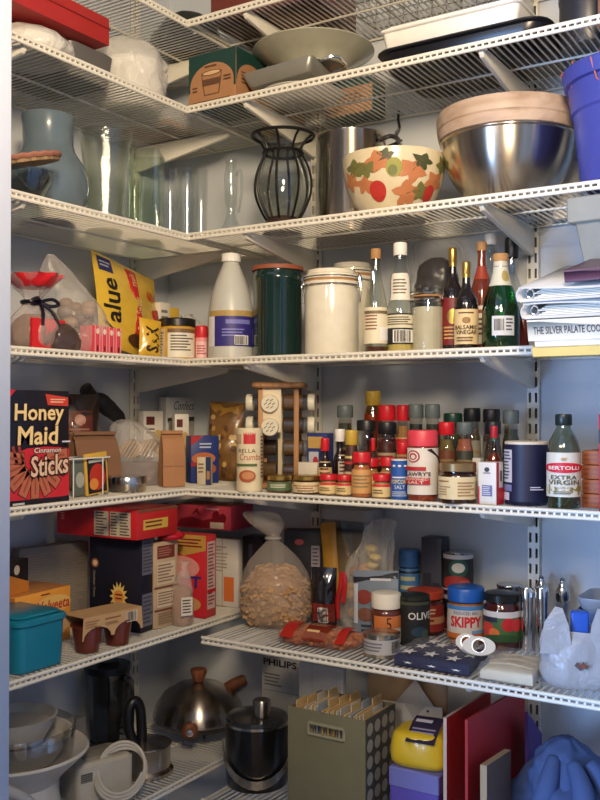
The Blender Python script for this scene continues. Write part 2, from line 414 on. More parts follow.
def shelf(length, depth, label, loc, rz):
    t = T('wire_shelf', label, 'shelf', loc, rz, 'white wire pantry shelves')
    wire_deck(length, depth).build('wire_deck', t); rods(length, depth).build('support_rods', t, sharp=60); lip(length, depth).build('front_lip', t, sharp=60)
    return t
pa = shelf(XE-.006-DL-.004, DR, '', (DL+.004, -.002, 0), 0)
XB = .408
pb = shelf(XE-.006-XB, D5, '', (XB, -.002, 0), 0)
pc = shelf(1.12, DL-.002, '', (.002, -1.125, 0), PI/2)
for i, z in enumerate(ZC):
    dz = DK[i]-.0016
    s = ('back-wall white wire shelf carrying ', 'side-wall white wire shelf carrying ')
    if i == 0: pa.location.z = dz; pa['label'] = s[0]+HOLD[0]
    elif i == 5: pb.location.z = dz; pb['label'] = 'deeper back-wall white wire shelf carrying pasta bag and cans'
    elif i == 6: clone(pb, (XB, -.002, dz), 'lowest back-wall white wire shelf carrying file box and ice bucket')
    else: clone(pa, (DL+.004, -.002, dz), s[0]+['', 'black roasting pan and baking pan', 'fruit-painted bowl and steel bowl', 'vinegar bottles and canisters', 'spice jars and olive oil'][i])
    if i == 0: pc.location.z = DKL[i]-.0016; pc['label'] = s[1]+HOLD[0]
    else: clone(pc, (.002, -1.125, DKL[i]-.0016), s[1]+['', 'red box and plastic bundle', 'blue pitcher and glass vases', 'yellow bag and clear bags', 'cracker box and paper bags', 'teal tub and red boxes', 'steel wok and white bowls'][i])

# ------------------------------------------------------------------ slotted uprights and brackets
def upright():
    mb = MB(); z0, z1 = .0, 2.46; w = .024; d = .011; p = .032; m = WHITEMETAL
    for x in (-w/2+.001, w/2-.001): mb.box((x, -d/2, (z0+z1)/2), (.002, d, z1-z0), m)
    for x, ww in ((-.0105, .003), (0, .008), (.0105, .003)): mb.box((x, -d, (z0+z1)/2), (ww, .002, z1-z0), m)
    z = z0
    while z < z1-.01:
        for x in (-.0065, .0065): mb.box((x, -d, z+.006), (.005, .002, .012), m)
        z += p
    mb.box((0, -.001, (z0+z1)/2), (w, .0016, z1-z0), C((90, 92, 96), .7))  # dark backing sheet: shade inside the slots put in as colour
    return mb
UPS = []
for k, (x, y, rz, wh) in enumerate(((.4588, 0, 0, 'back wall behind the spice rack'), (.983, 0, 0, 'back wall behind the olive oil bottle'), (0, -.139, PI/2, 'side wall close to the corner'), (0, -.75, PI/2, 'side wall close to the doorway'))):
    if k == 0: u = upright().build('slotted_upright', loc=(x, y, 0), rot=(0, 0, rz))
    else: u = UPS[0].copy(); COL.objects.link(u); u.location = (x, y, 0); u.rotation_euler.z = rz
    UPS.append(u); tag(u, 'white slotted steel upright on the '+wh, 'shelf upright', 'slotted shelf uprights')
def bracket(depth):
    m = WHITEMETAL; mb = MB(); t = .0045
    P = [(-.012, -.0085), (-.012, -.066), (-.03, -.066), (-depth+.012, -.024), (-depth+.006, -.018), (-depth+.006, -.0085)]
    mb.loft([[(-t, y, z) for y, z in P], [(t, y, z) for y, z in P]], m)
    mb.box((0, -depth/2, -.0095), (.015, depth-.03, .002), m)
    return mb.build('shelf_bracket', bevel=.0008)
bp = {DR: None, D5: None}
for k, (x, y, rz, wh) in enumerate(((.4588, 0, 0, 'back wall, spice rack upright'), (.983, 0, 0, 'back wall, olive oil upright'), (0, -.139, PI/2, 'side wall, upright by the corner'), (0, -.75, PI/2, 'side wall, upright by the doorway'))):
    for i, z in enumerate(ZC):
        if k == 3 and i in (0, 6): continue
        d = D5 if (k < 2 and i >= 5) else DR
        if bp[d] is None: b = bp[d] = bracket(d)
        else: b = bp[d].copy(); COL.objects.link(b)
        b.location = (x, y, (DK if k < 2 else DKL)[i]); b.rotation_euler.z = rz
        tag(b, f'white tapered bracket under the {NAMES[i]} shelf, {wh}', 'shelf bracket', 'white shelf brackets')
# ------------------------------------------------------------------ topmost shelf (seen from below through its wires)
z = DK[0]
p = atX(186, .17, 8); mb = MB(); sack(mb, [(0, .055, .05, 0, 0), (.02, .085, .075, 0, 0), (.05, .085, .07, 0, 0), (.09, .05, .045, .01, 0), (.10, .02, .02, .01, 0)], C((40, 42, 40), .2), amp=.16, freq=16, seed=3)
tag(mb.build('dark_plastic_bag', loc=(p[0], p[1], z)), 'shiny dark plastic bag lying on the topmost shelf in the corner', 'bag')
p = atY(240, -.16, 5)
carton('storage_box', 'reddish brown flat box on the topmost shelf, seen through wires', 'box', (p[0], -.27), (p[0]+.26, -.25), .2, z, .07, (110, 52, 40))
p = atY(400, -.16, 5)
mb = MB(); rnd = random.Random(4)
t = T('wire_basket', 'wire mesh basket on the topmost shelf above the white tray', 'basket', (p[0]+.12, -.16, z))
mb = MB()
for i in range(15): x = -.24+.48*i/14; mb.tube([(x, -.13, .09), (x, -.12, .003), (x, .12, .003), (x, .13, .09)], .0013, C((150, 140, 120), .4, .8), 5)
for i in range(8): y = -.12+.24*i/7; mb.tube([(-.26, y, .09), (-.24, y, .003), (.24, y, .003), (.26, y, .09)], .0013, C((150, 140, 120), .4, .8), 5)
mb.build('wire_body', t)
mb = MB(); mb.tube([(-.26, -.13, .09), (.26, -.13, .09), (.26, .13, .09), (-.26, .13, .09)], .003, C((150, 140, 120), .4, .8), 6, closed=True); mb.build('rim', t)

# ------------------------------------------------------------------ platter shelf, side wall
z = DK[1]; F1 = .285
p = atX(28, .225)
t = T('wrapped_dome', 'clear plastic bag wrapped round white dome, beside the red box', 'bag', (p[0], p[1], z))
MB().lathe([(0, .002), (.062, .002), (.072, .015), (.066, .034), (.045, .046), (0, .050)], C((236, 232, 222), .5), 30).build('white_dome', t)
mb = MB(); sack(mb, [(0.001, .072, .072, 0, 0), (.015, .080, .082, 0, 0), (.035, .077, .079, 0, 0), (.052, .05, .052, 0, 0), (.056, .02, .02, 0, 0)], FILM((240, 238, 230), .55, .2, 26, 1), amp=.07, freq=24, seed=2); mb.build('plastic_wrap', t)
yb = atX(105, .28, 40)[1]
ya = atX(72, .27)[1]; yc = atX(98, .27)[1]
mb = MB(); mb.rbox(.19, yc-ya+.06, 0, .062, C((96, 94, 92), .35), r=.02, taper=.93); tag(mb.build('plastic_tub', loc=(.165, (ya+yc)/2+.03, z)), 'dark grey plastic tub under the red box', 'tub')
hz = zpx((.285, yb), 43)
o = carton('gift_box', 'flat dark red box lying across the tub on the side-wall shelf', 'box', (.29, yb-.46), (.292, yb), .23, z+.0635, zpx((.285, yb), 18)-hz+.004, (172, 40, 38), rough=.4)
q = MB(); q.box((0, 0, .033), (.464, .234, .002), C((120, 26, 26), .5)); q.build('lid_edge', o)
p = atX(131, .185, 60)
t = T('bagged_bowls', 'stack of white foam bowls wrapped in a clear plastic bag', 'bag', (p[0], p[1], z))
for k in range(4): MB().lathe([(0, .003+k*.012), (.045, .003+k*.012), (.068, .06+k*.014), (.071, .06+k*.014), (.048, .006+k*.012), (0, .006+k*.012)], C((238, 234, 226), .6), 30).build('foam_bowl', t)
mb = MB(); sack(mb, [(.001, .062, .066, 0, 0), (.03, .076, .078, 0, 0), (.09, .077, .082, 0, 0), (.125, .070, .075, -.004, 0), (.15, .045, .05, -.01, 0), (.155, .02, .02, -.01, 0)], FILM((240, 238, 230), .5, .2, 26, 1), amp=.08, freq=26, seed=8, pleat=.03); mb.build('plastic_wrap', t)
a, b = atX(163, .2)[1], atX(187, .2)[1]
carton('flat_carton', 'flat brown cardboard carton in the corner beneath a small plastic bag', 'carton', (.2, -.235), (.2, -.09), .15, z, .012, (160, 112, 74))
mb = MB(); sack(mb, [(0, .05, .05, 0, 0), (.02, .062, .06, 0, 0), (.045, .04, .045, .01, 0), (.06, .012, .02, .02, 0)], FILM(fac=.35), amp=.14, freq=18, seed=11); tag(mb.build('plastic_bag', loc=(.13, -.16, z+.0135)), 'small crumpled clear plastic bag lying on the brown flat carton', 'bag')

# ------------------------------------------------------------------ platter shelf, back wall
A = atY(189, -.285, 80); B = atY(236, -.285, 80); h = zpx(A, 58)-z
TEAL, KR = (26, 62, 56), (170, 124, 86)
ink = C((96, 66, 44), .6)
o = carton('mug_carton', 'brown and dark green cardboard carton with a drink cup drawing', 'carton', A, B, .115, z, h, {'F': KR, 'S': KR, 'T': TEAL, 'K': TEAL},
  {'F': [('r', 0, .84, 1, 1, TEAL), ('r', 0, 0, .06, .84, KR), ('r', 0, .3, 1, .84, TEAL), ('e', .5, .42, .46, .38, KR), ('r', .04, 0, .96, .42, KR), ('p', [(.34, .2), (.66, .2), (.72, .62), (.28, .62)], ink), ('p', [(.36, .22), (.64, .22), (.70, .60), (.30, .60)], KR), ('e', .5, .61, .21, .05, ink), ('e', .5, .61, .18, .035, (214, 176, 132)), ('p', [(.31, .38), (.69, .38), (.70, .5), (.30, .5)], ink), ('lines', .1, .28, .24, .4, 2, ink), ('lines', .76, .4, .92, .52, 2, ink), ('lines', .36, .70, .62, .76, 1, ink), ('r', .1, .05, .9, .10, ink)],
   'R': [('r', 0, .84, 1, 1, TEAL), ('r', 0, .35, 1, .84, TEAL), ('e', .5, .4, .48, .38, KR), ('r', 0, 0, 1, .4, KR), ('lines', .15, .35, .8, .6, 4, ink)]})
p = atY(302, -.185, 90)
mb = MB(); mb.lathe([(0, .001), (.055, .001), (.09, .016), (.094, .018), (.092, .020), (.056, .005), (0, .005)], C((226, 222, 212), .25, coat=.3), 48); tag(mb.build('dinner_plate', loc=(p[0], p[1], z)), 'round pale plate lying flat on the wires under the grey pan', 'plate')
A = atY(325, -.075, 60); B = atY(372, -.075, 60)
carton('green_carton', 'small brown and green carton standing under the big round platter', 'carton', A, (B[0], B[1]), .065, z, .077, {'F': KR, 'S': TEAL, 'T': TEAL}, {'F': [('r', 0, .78, 1, 1, TEAL), ('lines', .2, .3, .85, .6, 3, ink)]})
A2 = atY(262, -.062, 60)
carton('tan_carton', 'tan carton behind the grey baking pan under the platter', 'carton', (A2[0], -.06), (A2[0]+.09, -.06), .05, z, .077, (150, 112, 80))
pp = atY(311, -.165, 48)
mb = MB(); rz = z+.079
mb.lathe([(0, 0), (.075, 0), (.078, .006), (.10, .020), (.128, .038), (.134, .041), (.133, .044), (.125, .041), (.098, .025), (.07, .010), (0, .010)], C((168, 166, 146), .25, coat=.5), 56)
tag(mb.build('serving_platter', loc=(pp[0], -.155, rz)), 'large round grey green platter stacked above the baking pan', 'platter')
p = atY(293, -.195, 70)
t = T('baking_pan', 'dark grey rectangular baking pan with a wire loop handle', 'pan', (p[0]-.004, -.2, z+.031), .12)
t.rotation_euler.x = -.10; t.rotation_euler.y = -.10
mb = MB(); mb.rbox(.17, .13, 0, .030, C((150, 148, 138), .35, .5), r=.012, taper=.86, open_top=True, t=.002); mb.build('pan_body', t)
mb = MB(); mb.tube([(.088, -.03, .03), (.112, -.03, .034), (.125, -.018, .034), (.125, .018, .034), (.112, .03, .034), (.088, .03, .03)], .0032, CHROME); mb.build('loop_handle', t)
A = atY(371, -.285, 50); B = atY(546, -.285, 30)
BLK = C((22, 22, 26), .3); w = B[0]-A[0]
t = T('roasting_pan', 'black roasting pan lying under the white rectangular baking dish', 'pan', ((A[0]+B[0])/2, -.165, z))
mb = MB(); mb.rbox(w*.96, .225, 0, .034, BLK, r=.035, taper=.93, open_top=True, t=.003); mb.build('pan_body', t)
mb = MB(); mb.rbox(w, .245, .030, .036, BLK, r=.04, e=.002); mb.build('pan_rim', t)
A = atY(378, -.27, 40); B = atY(520, -.27, 15); w = B[0]-A[0]
t = T('baking_dish', 'white rectangular baking dish stacked on the black roasting pan', 'dish', ((A[0]+B[0])/2, -.165, z+.0375))
mb = MB(); mb.rbox(w*.97, .20, 0, .040, C((240, 238, 230), .3, coat=.3), r=.012, taper=.95, open_top=True, t=.004); mb.build('dish_body', t)
mb = MB(); mb.rbox(w, .215, .0365, .042, C((240, 238, 230), .3, coat=.3), r=.015, e=.002, open_top=True, t=.01); mb.build('dish_rim', t)
p = atY(572, -.16, 8)
t = T('dark_canister', 'dark grey round tin on the platter shelf past the roasting pan', 'tin', (p[0]+.03, -.16, z))
MB().lathe([(0, 0), (.05, 0), (.052, .004), (.052, .10), (0, .10)], C((44, 44, 50), .35), 32).build('tin_body', t)
MB().lathe([(.053, .088), (.0535, .09), (.0535, .108), (.05, .111), (0, .111)], C((50, 50, 56), .3), 32).build('lid', t)
p = atY(606, -.2, 5)
carton('wooden_box', 'brown wooden box at the far end of the platter shelf', 'box', (p[0]-.002, -.25), (p[0]+.15, -.25), .15, z, .10, (128, 92, 66))
# bent black hook under the platter shelf
p = atY(397, -.02, 100)
mb = MB(); mb.tube(spline([(0, 0, .02), (.001, -.004, .0), (.006, -.008, -.02), (-.002, -.01, -.032), (.004, -.008, -.046), (.012, -.008, -.050)], 5), .0028, C((24, 24, 24), .4), 6)
tag(mb.build('wire_shelf_hook', loc=(p[0], -.012, DK[1]-.012)), 'small black hook hanging from the wires under the roasting pan', 'hook')

# ------------------------------------------------------------------ glassware shelf, side wall
z = DK[2]
p = atX(48, .16, 170)
S = mpp(p); h = zpx(p, 117)-z
prof = [(0, 0), (24, 0), (27, .02), (36, .14), (41, .28), (40.5, .40), (35, .54), (27.5, .65), (25, .72), (25, .88), (26.5, .985), (26, 1), (24.5, .985), (23, .85), (22, .72), (22, .66), (26, .55), (0, .5)]
mb = MB(); mb.lathe([(r*S, q*h) for r, q in prof], C((100, 116, 126), .22, coat=.6), 48)
tag(mb.build('ceramic_pitcher', loc=(p[0], p[1], z)), 'large blue grey glazed ceramic pitcher with a round belly', 'pitcher')
p = atX(24, .262, 180)
t = T('glass_bowl', 'clear glass bowl under the round wicker tray by the doorway', 'bowl', (p[0], p[1], z))
MB().lathe([(0, .001), (.03, .001), (.05, .03), (.056, .05), (.054, .05), (.048, .03), (.028, .004), (0, .004)], G((225, 232, 230), .09), 32).build('bowl_body', t)
t = T('wicker_tray', 'round brown wicker tray with reddish rim resting on the glass bowl', 'tray', (p[0]+.006, p[1]-.002, z+.0645), .3, None, .24, -.1)
MB().lathe([(0, 0), (.062, 0), (.064, .01), (.060, .012), (0, .008)], WOOD((120, 92, 64), (170, 134, 96), 60, .7), 40).build('woven_base', t)
mb = MB(); mb.tube([(.064*math.cos(a*PI/20), .064*math.sin(a*PI/20), .0095+.002*(a % 2)) for a in range(40)], .0048, C((158, 104, 84), .7), 6, closed=True); mb.build('bound_rim', t)
p = atX(105, .2, 170); S = mpp(p); h = zpx(p, 134)-z
mb = MB(); mb.lathe([(0, .002), (17*S, .002), (18*S, .02*h), (20*S, .5*h), (24*S, .85*h), (27.5*S, h), (26.6*S, h), (23*S, .84*h), (19*S, .5*h), (16.6*S, .06*h), (0, .05*h)], G((243, 245, 240), .09, .7, bump=.25), 40)
tag(mb.build('flared_glass_vase', loc=(p[0], p[1], z)), 'tall clear glass vase flaring toward its rim, beside the blue pitcher', 'vase')
p = atX(146, .185, 180); S = mpp(p); h = zpx(p, 153)-z
mb = MB(); mb.rbox(.076, .076, .001, h, G((240, 245, 239), .09, .7), r=.006, open_top=True, t=.004); tag(mb.build('square_glass_vase', loc=(p[0], p[1], z), rot=(0, 0, .55)), 'square clear glass vase with a greenish edge', 'vase')
GJ = [(170, .13, 24, 172, 'short clear glass tumbler nearest the square vase', 'tumbler'), (187, .2, 25, 170, 'clear glass tumbler at the inner corner of the shelves', 'tumbler'), (201, .10, 24, 172, 'clear glass tumbler standing back in the shelf corner', 'tumbler')]
for px, X, w, top, lb, ct in GJ:
    p = atX(px, X, 200); R = w*mpp(p)/2; h = zpx(p, top)-z
    mb = MB(); mb.lathe([(0, .001), (R*.86, .001), (R*.9, .01), (R, h), (R*.96, h), (R*.87, .014), (0, .012)], G((249, 250, 250), .06, .6), 28)
    tag(mb.build('glass_tumbler', loc=(p[0], p[1], z)), lb, ct, 'clear glass tumblers')
p = atY(231, -.17, 190); S = mpp(p); h = zpx(p, 160)-z
t = T('glass_decanter', 'slim clear glass decanter with a looped handle and ball foot', 'decanter', (p[0], p[1], z))
MB().lathe([(0, .001), (9*S, .001), (10*S, .03*h), (9.5*S, .18*h), (5*S, .3*h), (4*S, .4*h), (6*S, .5*h), (7*S, .8*h), (5*S, .93*h), (6*S, h), (5*S, h)], G((248, 250, 250), .09), 24).build('glass_body', t)
mb = MB(); mb.tube(spline([(6*S, 0, .8*h), (12*S, 0, .85*h), (13*S, 0, .6*h), (9*S, 0, .35*h)], 6), .0032, G((248, 250, 250), .12)); mb.build('handle', t)

# ------------------------------------------------------------------ glassware shelf, back wall
p = atY(283, -.212, 200); S = mpp(p); h = zpx(p, 136)-z
t = T('caged_glass_vase', 'smoky glass hurricane vase in a black iron cage', 'vase', (p[0], p[1], z))
IRON = C((38, 36, 36), .45, .6); vp = [(11, .10), (17, .14), (26, .34), (28, .50), (25, .66), (19, .80), (18, .86), (23, .95), (30, 1.0)]
MB().lathe([(0, .1*h)]+[(r*S*.96, q*h) for r, q in vp], G((226, 228, 224), .08), 40).build('glass_body', t)
for k in range(8):
    a = k*PI/4+.35; P = spline([(r*S*1.04*math.cos(a), r*S*1.04*math.sin(a), q*h) for r, q in vp], 3)
    mb = MB(); mb.tube(P, .0028, IRON, 6); mb.build('cage_bar', t)
mb = MB()
for r, q in ((31, .995), (19.5, .82)): mb.tube([(r*S*math.cos(i*PI/20), r*S*math.sin(i*PI/20), q*h) for i in range(40)], .0036, IRON, 6, closed=True)
mb.build('cage_ring', t)
MB().lathe([(0, 0), (20*S, 0), (20*S, .012), (15*S, .03), (13*S, .11*h), (0, .11*h)], C((52, 36, 30), .4), 32).build('base', t)
p = atY(351, -.098, 190); S = mpp(p); h = zpx(p, 138)-z; R = 35*S
t = T('stock_pot', 'tall stainless steel stock pot behind the fruit painted bowl', 'pot', (p[0], p[1], z))
MB().lathe([(0, 0), (R*.97, 0), (R, .004), (R, h*.97), (R*1.03, h*.985), (R*1.03, h), (R*.98, h), (R*.98, h*.9), (0, h*.9)], STEELB, 48).build('pot_body', t)
for s in (1, -1):
    M = Matrix.Rotation(.15 if s > 0 else -.9, 4, 'Z')
    mb = MB(); mb.tube(spline([(s*R*.98, -.028, h*.9), (s*(R+.022), -.028, h*.93), (s*(R+.03), 0, h*.935), (s*(R+.022), .028, h*.93), (s*R*.98, .028, h*.9)], 4), .005, C((44, 40, 40), .4), M=M); mb.build('handle', t)
# painted bowl
p = atY(394, -.20, 180); S = mpp(p); h = zpx(p, 160)-z
pb_ = [(.60, 0), (.62, .05), (.60, .08), (.78, .26), (.92, .52), (.985, .80), (1, .97)]
R = 52*S; PB = [(r*R, q*h) for r, q in pb_]
t = T('painted_fruit_bowl', 'cream ceramic bowl painted with autumn leaves and fruit', 'bowl', (p[0], p[1], z))
CR = C((222, 208, 172), .22, coat=.6)
MB().lathe([(0, .003)]+PB+[(R*1.0, h), (R*.96, h), (R*.94, .8*h), (R*.7, .25*h), (0, .15*h)], CR, 56).build('bowl_body', t)
q = MB(); fa = facing(p)
def leaf(cx, cy, s, ang, col, mp):
    P = []
    for i in range(20):
        a = i*2*PI/20; r = s*(1 if i % 4 == 0 else .62 if i % 2 == 0 else .78)*(1.2 if i == 0 else .7 if i == 10 else 1); P.append((cx+r*math.cos(a+ang)*.55, cy+r*math.sin(a+ang)*1.1))
    pr(q, mp, [('p', P, col, {'lay': 1})], 1); pr(q, mp, [('p', [(cx, cy-.01), (cx+s*.5*math.cos(ang), cy+s*1.0*math.sin(ang)), (cx, cy+.01)], (120, 70, 40), {'lay': 2})], 1)
mp = wrap(lambda zz: rad(PB, zz), .16*h, .93*h, fa, 2.6)
OR, GR, DG = (190, 122, 78), (112, 112, 62), (70, 76, 44)
for a in ((.39, .80, .22, .6, OR), (.29, .66, .17, 2.2, GR), (.44, .92, .13, 4, DG), (.64, .60, .24, 1.0, OR), (.72, .80, .17, 2.5, DG), (.61, .16, .25, .4, OR), (.74, .22, .18, 3, GR), (.25, .36, .18, 1.4, OR), (.17, .72, .2, .3, GR), (.10, .50, .2, 2, OR), (.87, .44, .22, 1, OR), (.94, .8, .17, 2, GR)): leaf(*a, mp)
pr(q, mp, [('e', .36, .22, .075, .20, (186, 52, 42), {'lay': 3}), ('e', .50, .66, .06, .19, (150, 148, 62), {'lay': 3}), ('e', .49, .60, .035, .11, (104, 112, 48), {'lay': 4}), ('e', .84, .2, .06, .17, (186, 52, 42), {'lay': 3})], 1)
q.build('painted_fruit', t, smooth=False)
# steel bowl with a wooden bowl nested in it
p = atY(508, -.155, 160); S = mpp(p); h = zpx(p, 142)-z; R = 66*S
mb = MB(); P = [(.34, 0), (.40, .03), (.62, .18), (.82, .42), (.94, .68), (1, .97)]
mb.lathe([(0, .001)]+[(r*R, q*h) for r, q in spline(P, 3)]+[(R*1.03, .985*h), (R*1.03, h), (R*.985, h), (R*.92, .68*h), (R*.6, .2*h), (0, .04*h)], STEELB, 64)
tag(mb.build('steel_mixing_bowl', loc=(p[0], p[1], z)), 'large shiny stainless steel mixing bowl holding a wooden bowl', 'bowl')
hw = zpx(p, 115)-z-h
mb = MB(); mb.lathe([(0, -.10), (R*.5, -.10), (R*.82, -.05), (R*.96, -.001), (R*1.04, .002), (R*1.065, .35*hw), (R*1.05, .40*hw), (R*1.07, .45*hw), (R*1.075, .85*hw), (R*1.05, hw), (R*1.0, hw), (R*.92, .1*hw), (R*.5, -.07), (0, -.08)], WOOD((166, 136, 108), (200, 174, 148), 14, .5, 0), 64)
tag(mb.build('wooden_bowl', loc=(p[0], p[1], z+h+.0005)), 'pale wooden bowl nested in the top of the steel bowl', 'bowl')
A = atY(553, -.033, 175); B = atY(588, -.033, 175)
carton('white_carton', 'small white carton behind the steel bowl and blue bucket', 'carton', A, B, .03, z, zpx(A, 164)-z, (222, 218, 206))
p = atY(634, -.225, 120); S = mpp(p); h = zpx(p, 70)-z; R = 66*S
t = T('blue_bucket', 'blue plastic bucket with a wide rim full of dried copper strands', 'bucket', (p[0], p[1], z))
BL = C((66, 72, 150), .45)
MB().lathe([(0, .001), (R*.74, .001), (R*.78, .02*h), (R*.885, .62*h), (R*.92, .64*h), (R*.96, .86*h), (R*1.02, .87*h), (R*1.06, .98*h), (R*1.04, h), (R*.96, h), (R*.9, .8*h), (0, .78*h)], BL, 56).build('bucket_body', t)
for sx in (-1, 1):
    mb = MB(); mb.box((sx*R*.99*math.cos(1.2), R*.9, .76*h), (.02, .03, .03), BL); mb.build('handle_lug', t)
p2 = (p[0], p[1]); mb = MB(); rnd = random.Random(9)
for i in range(150):
    a, r = rnd.random()*2*PI, R*.9*math.sqrt(rnd.random()); b = a+rnd.random()*2-1
    x, y = r*math.cos(a), r*math.sin(a); L = .02+.03*rnd.random()
    mb.tube(spline([(x, y, .8*h), (x+L*.3*math.cos(b), y+L*.3*math.sin(b), .8*h+.04*rnd.random()), (x+L*math.cos(b)*.6, y+L*math.sin(b)*.6, .9*h+.045*rnd.random())], 2), .0016, C((176, 96, 70), .6), 4)
o = mb.build('copper_strands', loc=(p[0], p[1], z)); tag(o, 'tangle of dried copper coloured strands filling the blue bucket', 'dried strands', None, 'stuff')
# ------------------------------------------------------------------ canister shelf, side wall
z = DK[3]
RED, PINK, CREAM, BLACK, WHITE = (196, 36, 44), (222, 70, 84), (226, 210, 168), (24, 22, 22), (238, 236, 230)
# red and clear gift bag tied with black ribbon
p = atX(32, .245); S = mpp(p)
t = T('gift_bag', 'red and clear gift bag of dried treats tied with black ribbon', 'bag', (p[0], p[1], z))
mb = MB(); sack(mb, [(.001, .040, .035, 0, 0), (.02, .055, .045, 0, 0), (.055, .048, .04, 0, 0), (.085, .018, .018, 0, 0), (.098, .016, .016, 0, 0), (.125, .045, .035, .004, 0), (.14, .062, .045, .006, 0)], FILM((235, 215, 210), .22), amp=.07, freq=26, seed=4, pleat=.1, top_open=True); mb.build('clear_wrap', t)
mb = MB(); sack(mb, [(.0015, .036, .032, 0, 0), (.02, .05, .041, 0, 0), (.05, .042, .035, 0, 0), (.068, .02, .02, 0, 0)], C((104, 78, 58), .6, var=.5, scale=90), amp=.16, freq=40, seed=6); mb.build('dried_treats', t)
RF = C((205, 34, 42), .3); RB = C((20, 20, 34), .25)
mb = MB(); sack(mb, [(.118, .036, .028, .004, 0), (.130, .05, .038, .006, 0), (.141, .060, .044, .006, 0)], RF, amp=.1, freq=30, seed=3, pleat=.08, top_open=True); mb.build('red_top', t)
mb = MB()
for sg, a in ((1, .4), (-1, 2.4)):
    mb.box((.048*math.cos(PI/2*0-sg*.5), sg*.02, .03), (.006, .04, .055), RF)
mb.build('red_panel', t)
mb = MB(); mb.tube([(.019*math.cos(i*PI/10), .019*math.sin(i*PI/10), .091) for i in range(20)], .0042, RB, 6, closed=True)
for sg in (-1, 1): mb.tube(spline([(.02, 0, .091), (.034, sg*.018, .096), (.034, sg*.034, .088), (.026, sg*.02, .084), (.02, 0, .091)], 5), .0034, RB, 6); mb.tube(spline([(.02, 0, .09), (.042, sg*.012, .07), (.05, sg*.02, .045)], 5), .0034, RB, 6)
mb.build('ribbon_bow', t)
# big clear bag with brown lumps
p = atX(72, .20)
t = T('clear_treat_bag', 'big clear plastic bag of brown lumps beside the red gift bag', 'bag', (p[0], p[1], z), .3)
mb = MB(); sack(mb, [(.001, .062, .062, 0, 0), (.02, .074, .072, 0, 0), (.08, .070, .066, 0, .0), (.125, .05, .050, -.005, -.02), (.165, .03, .028, -.01, -.05), (.195, .006, .010, -.01, -.068)], FILM((235, 228, 220), .2, scale=14), amp=.09, freq=20, seed=15, pleat=.06); mb.build('clear_bag', t)
mb = MB(); rnd = random.Random(21); BR = [C((118, 88, 64), .6, var=.3), C((96, 74, 60), .6, var=.3), C((150, 120, 92), .55, var=.3), C((120, 104, 96), .5)]
for i in range(26):
    a, r = rnd.random()*6.3, .042*math.sqrt(rnd.random()); mb.ell((r*math.cos(a), r*math.sin(a), .016+.095*rnd.random()), (.016, .014, .012), BR[i % 4], 8, )
mb.build('brown_lumps', t, sharp=180)
p = atX(65, .290)
mb = MB(); sack(mb, [(.001, .02, .03, 0, 0), (.02, .024, .036, 0, 0), (.04, .018, .026, 0, 0), (.052, .006, .01, 0, 0)], C((74, 58, 54), .3, var=.5, scale=60), amp=.2, freq=40, seed=2); q = tag(mb.build('dark_sachet', loc=(p[0]-.002, p[1], z)), 'small dark wrapped sachet in front of the clear treat bag', 'sachet')
# pink striped small packets
for i, px in enumerate((97, 104, 111, 118)):
    A = atX(px-3, .278); B = atX(px+3.2, .278); hh = zpx(A, 325+i)-z
    carton('candy_packet', ['pinkish red candy packet, the one touching the clear treat bag', 'pinkish red candy packet, second along from the clear bag', 'pinkish red candy packet, third along from the clear bag', 'pinkish red candy packet nearest the yellow bag'][i], 'packet', A, B, .04, z, hh, (214, 74, 88), {'F': [('r', .08, 0, .2, 1, (240, 170, 170)), ('r', .8, 0, .92, 1, (240, 170, 170)), ('e', .5, .8, .25, .1, (236, 214, 190)), ('r', .4, .12, .6, .3, (70, 24, 36))], 'R': [('r', .1, 0, .2, 1, (240, 170, 170))]}, 'candy packets by the yellow bag')
# tall pinkish packet behind
A = atX(94, .215); B = atX(103, .215); 
# yellow chip bag with turned lettering
YE = (226, 186, 62)
A = atX(99, .19); B = atX(163, .145); hl = zpx(A, 258)-z
dx, dy = B[0]-A[0], B[1]-A[1]; w = math.hypot(dx, dy); t = T('baking_chip_bag', 'yellow bag of baking morsels with red ribbon panel, leaning back', 'bag', ((A[0]+B[0])/2, (A[1]+B[1])/2, z+.015), math.atan2(dy, dx), None, -.20, .13)
mb = MB(); YM = C(YE, .25, coat=.4)
def pillow(mb, w, h, th, m, seed=0, amp=.06, n=14, crimp=.012, belly=.5):
    """flat sealed bag: crimped top and bottom, puffed middle; stands on its bottom edge, front at -y"""
    def pt(i, j, sd):
        u, v = i/n, j/n; puff = (math.sin(PI*min(1, max(0, u)))**.6)*(math.sin(PI*v)**.55)*(1+belly*(.5-v))
        nz = noise.noise(Vector((u*5+seed, v*6, sd*3)))
        return ((u-.5)*w*(1-.04*math.sin(PI*v)), sd*(th/2*puff*(1+amp*4*nz)+.0006), v*h)
    for sd in (-1, 1):
        vs = [pt(i, j, sd) for j in range(n+1) for i in range(n+1)]
        fs = [[j*(n+1)+i, j*(n+1)+i+1, (j+1)*(n+1)+i+1, (j+1)*(n+1)+i] for j in range(n) for i in range(n)]
        mb.add(vs, [f if sd < 0 else f[::-1] for f in fs], m)
    return lambda a, b, l: Vector(pt(a*n, b*n, -1))+Vector((0, -.0007-.0003*l, 0))
f = pillow(mb, w, hl, .045, YM, 3); mb.build('pouch', t, sharp=80)
q = MB()
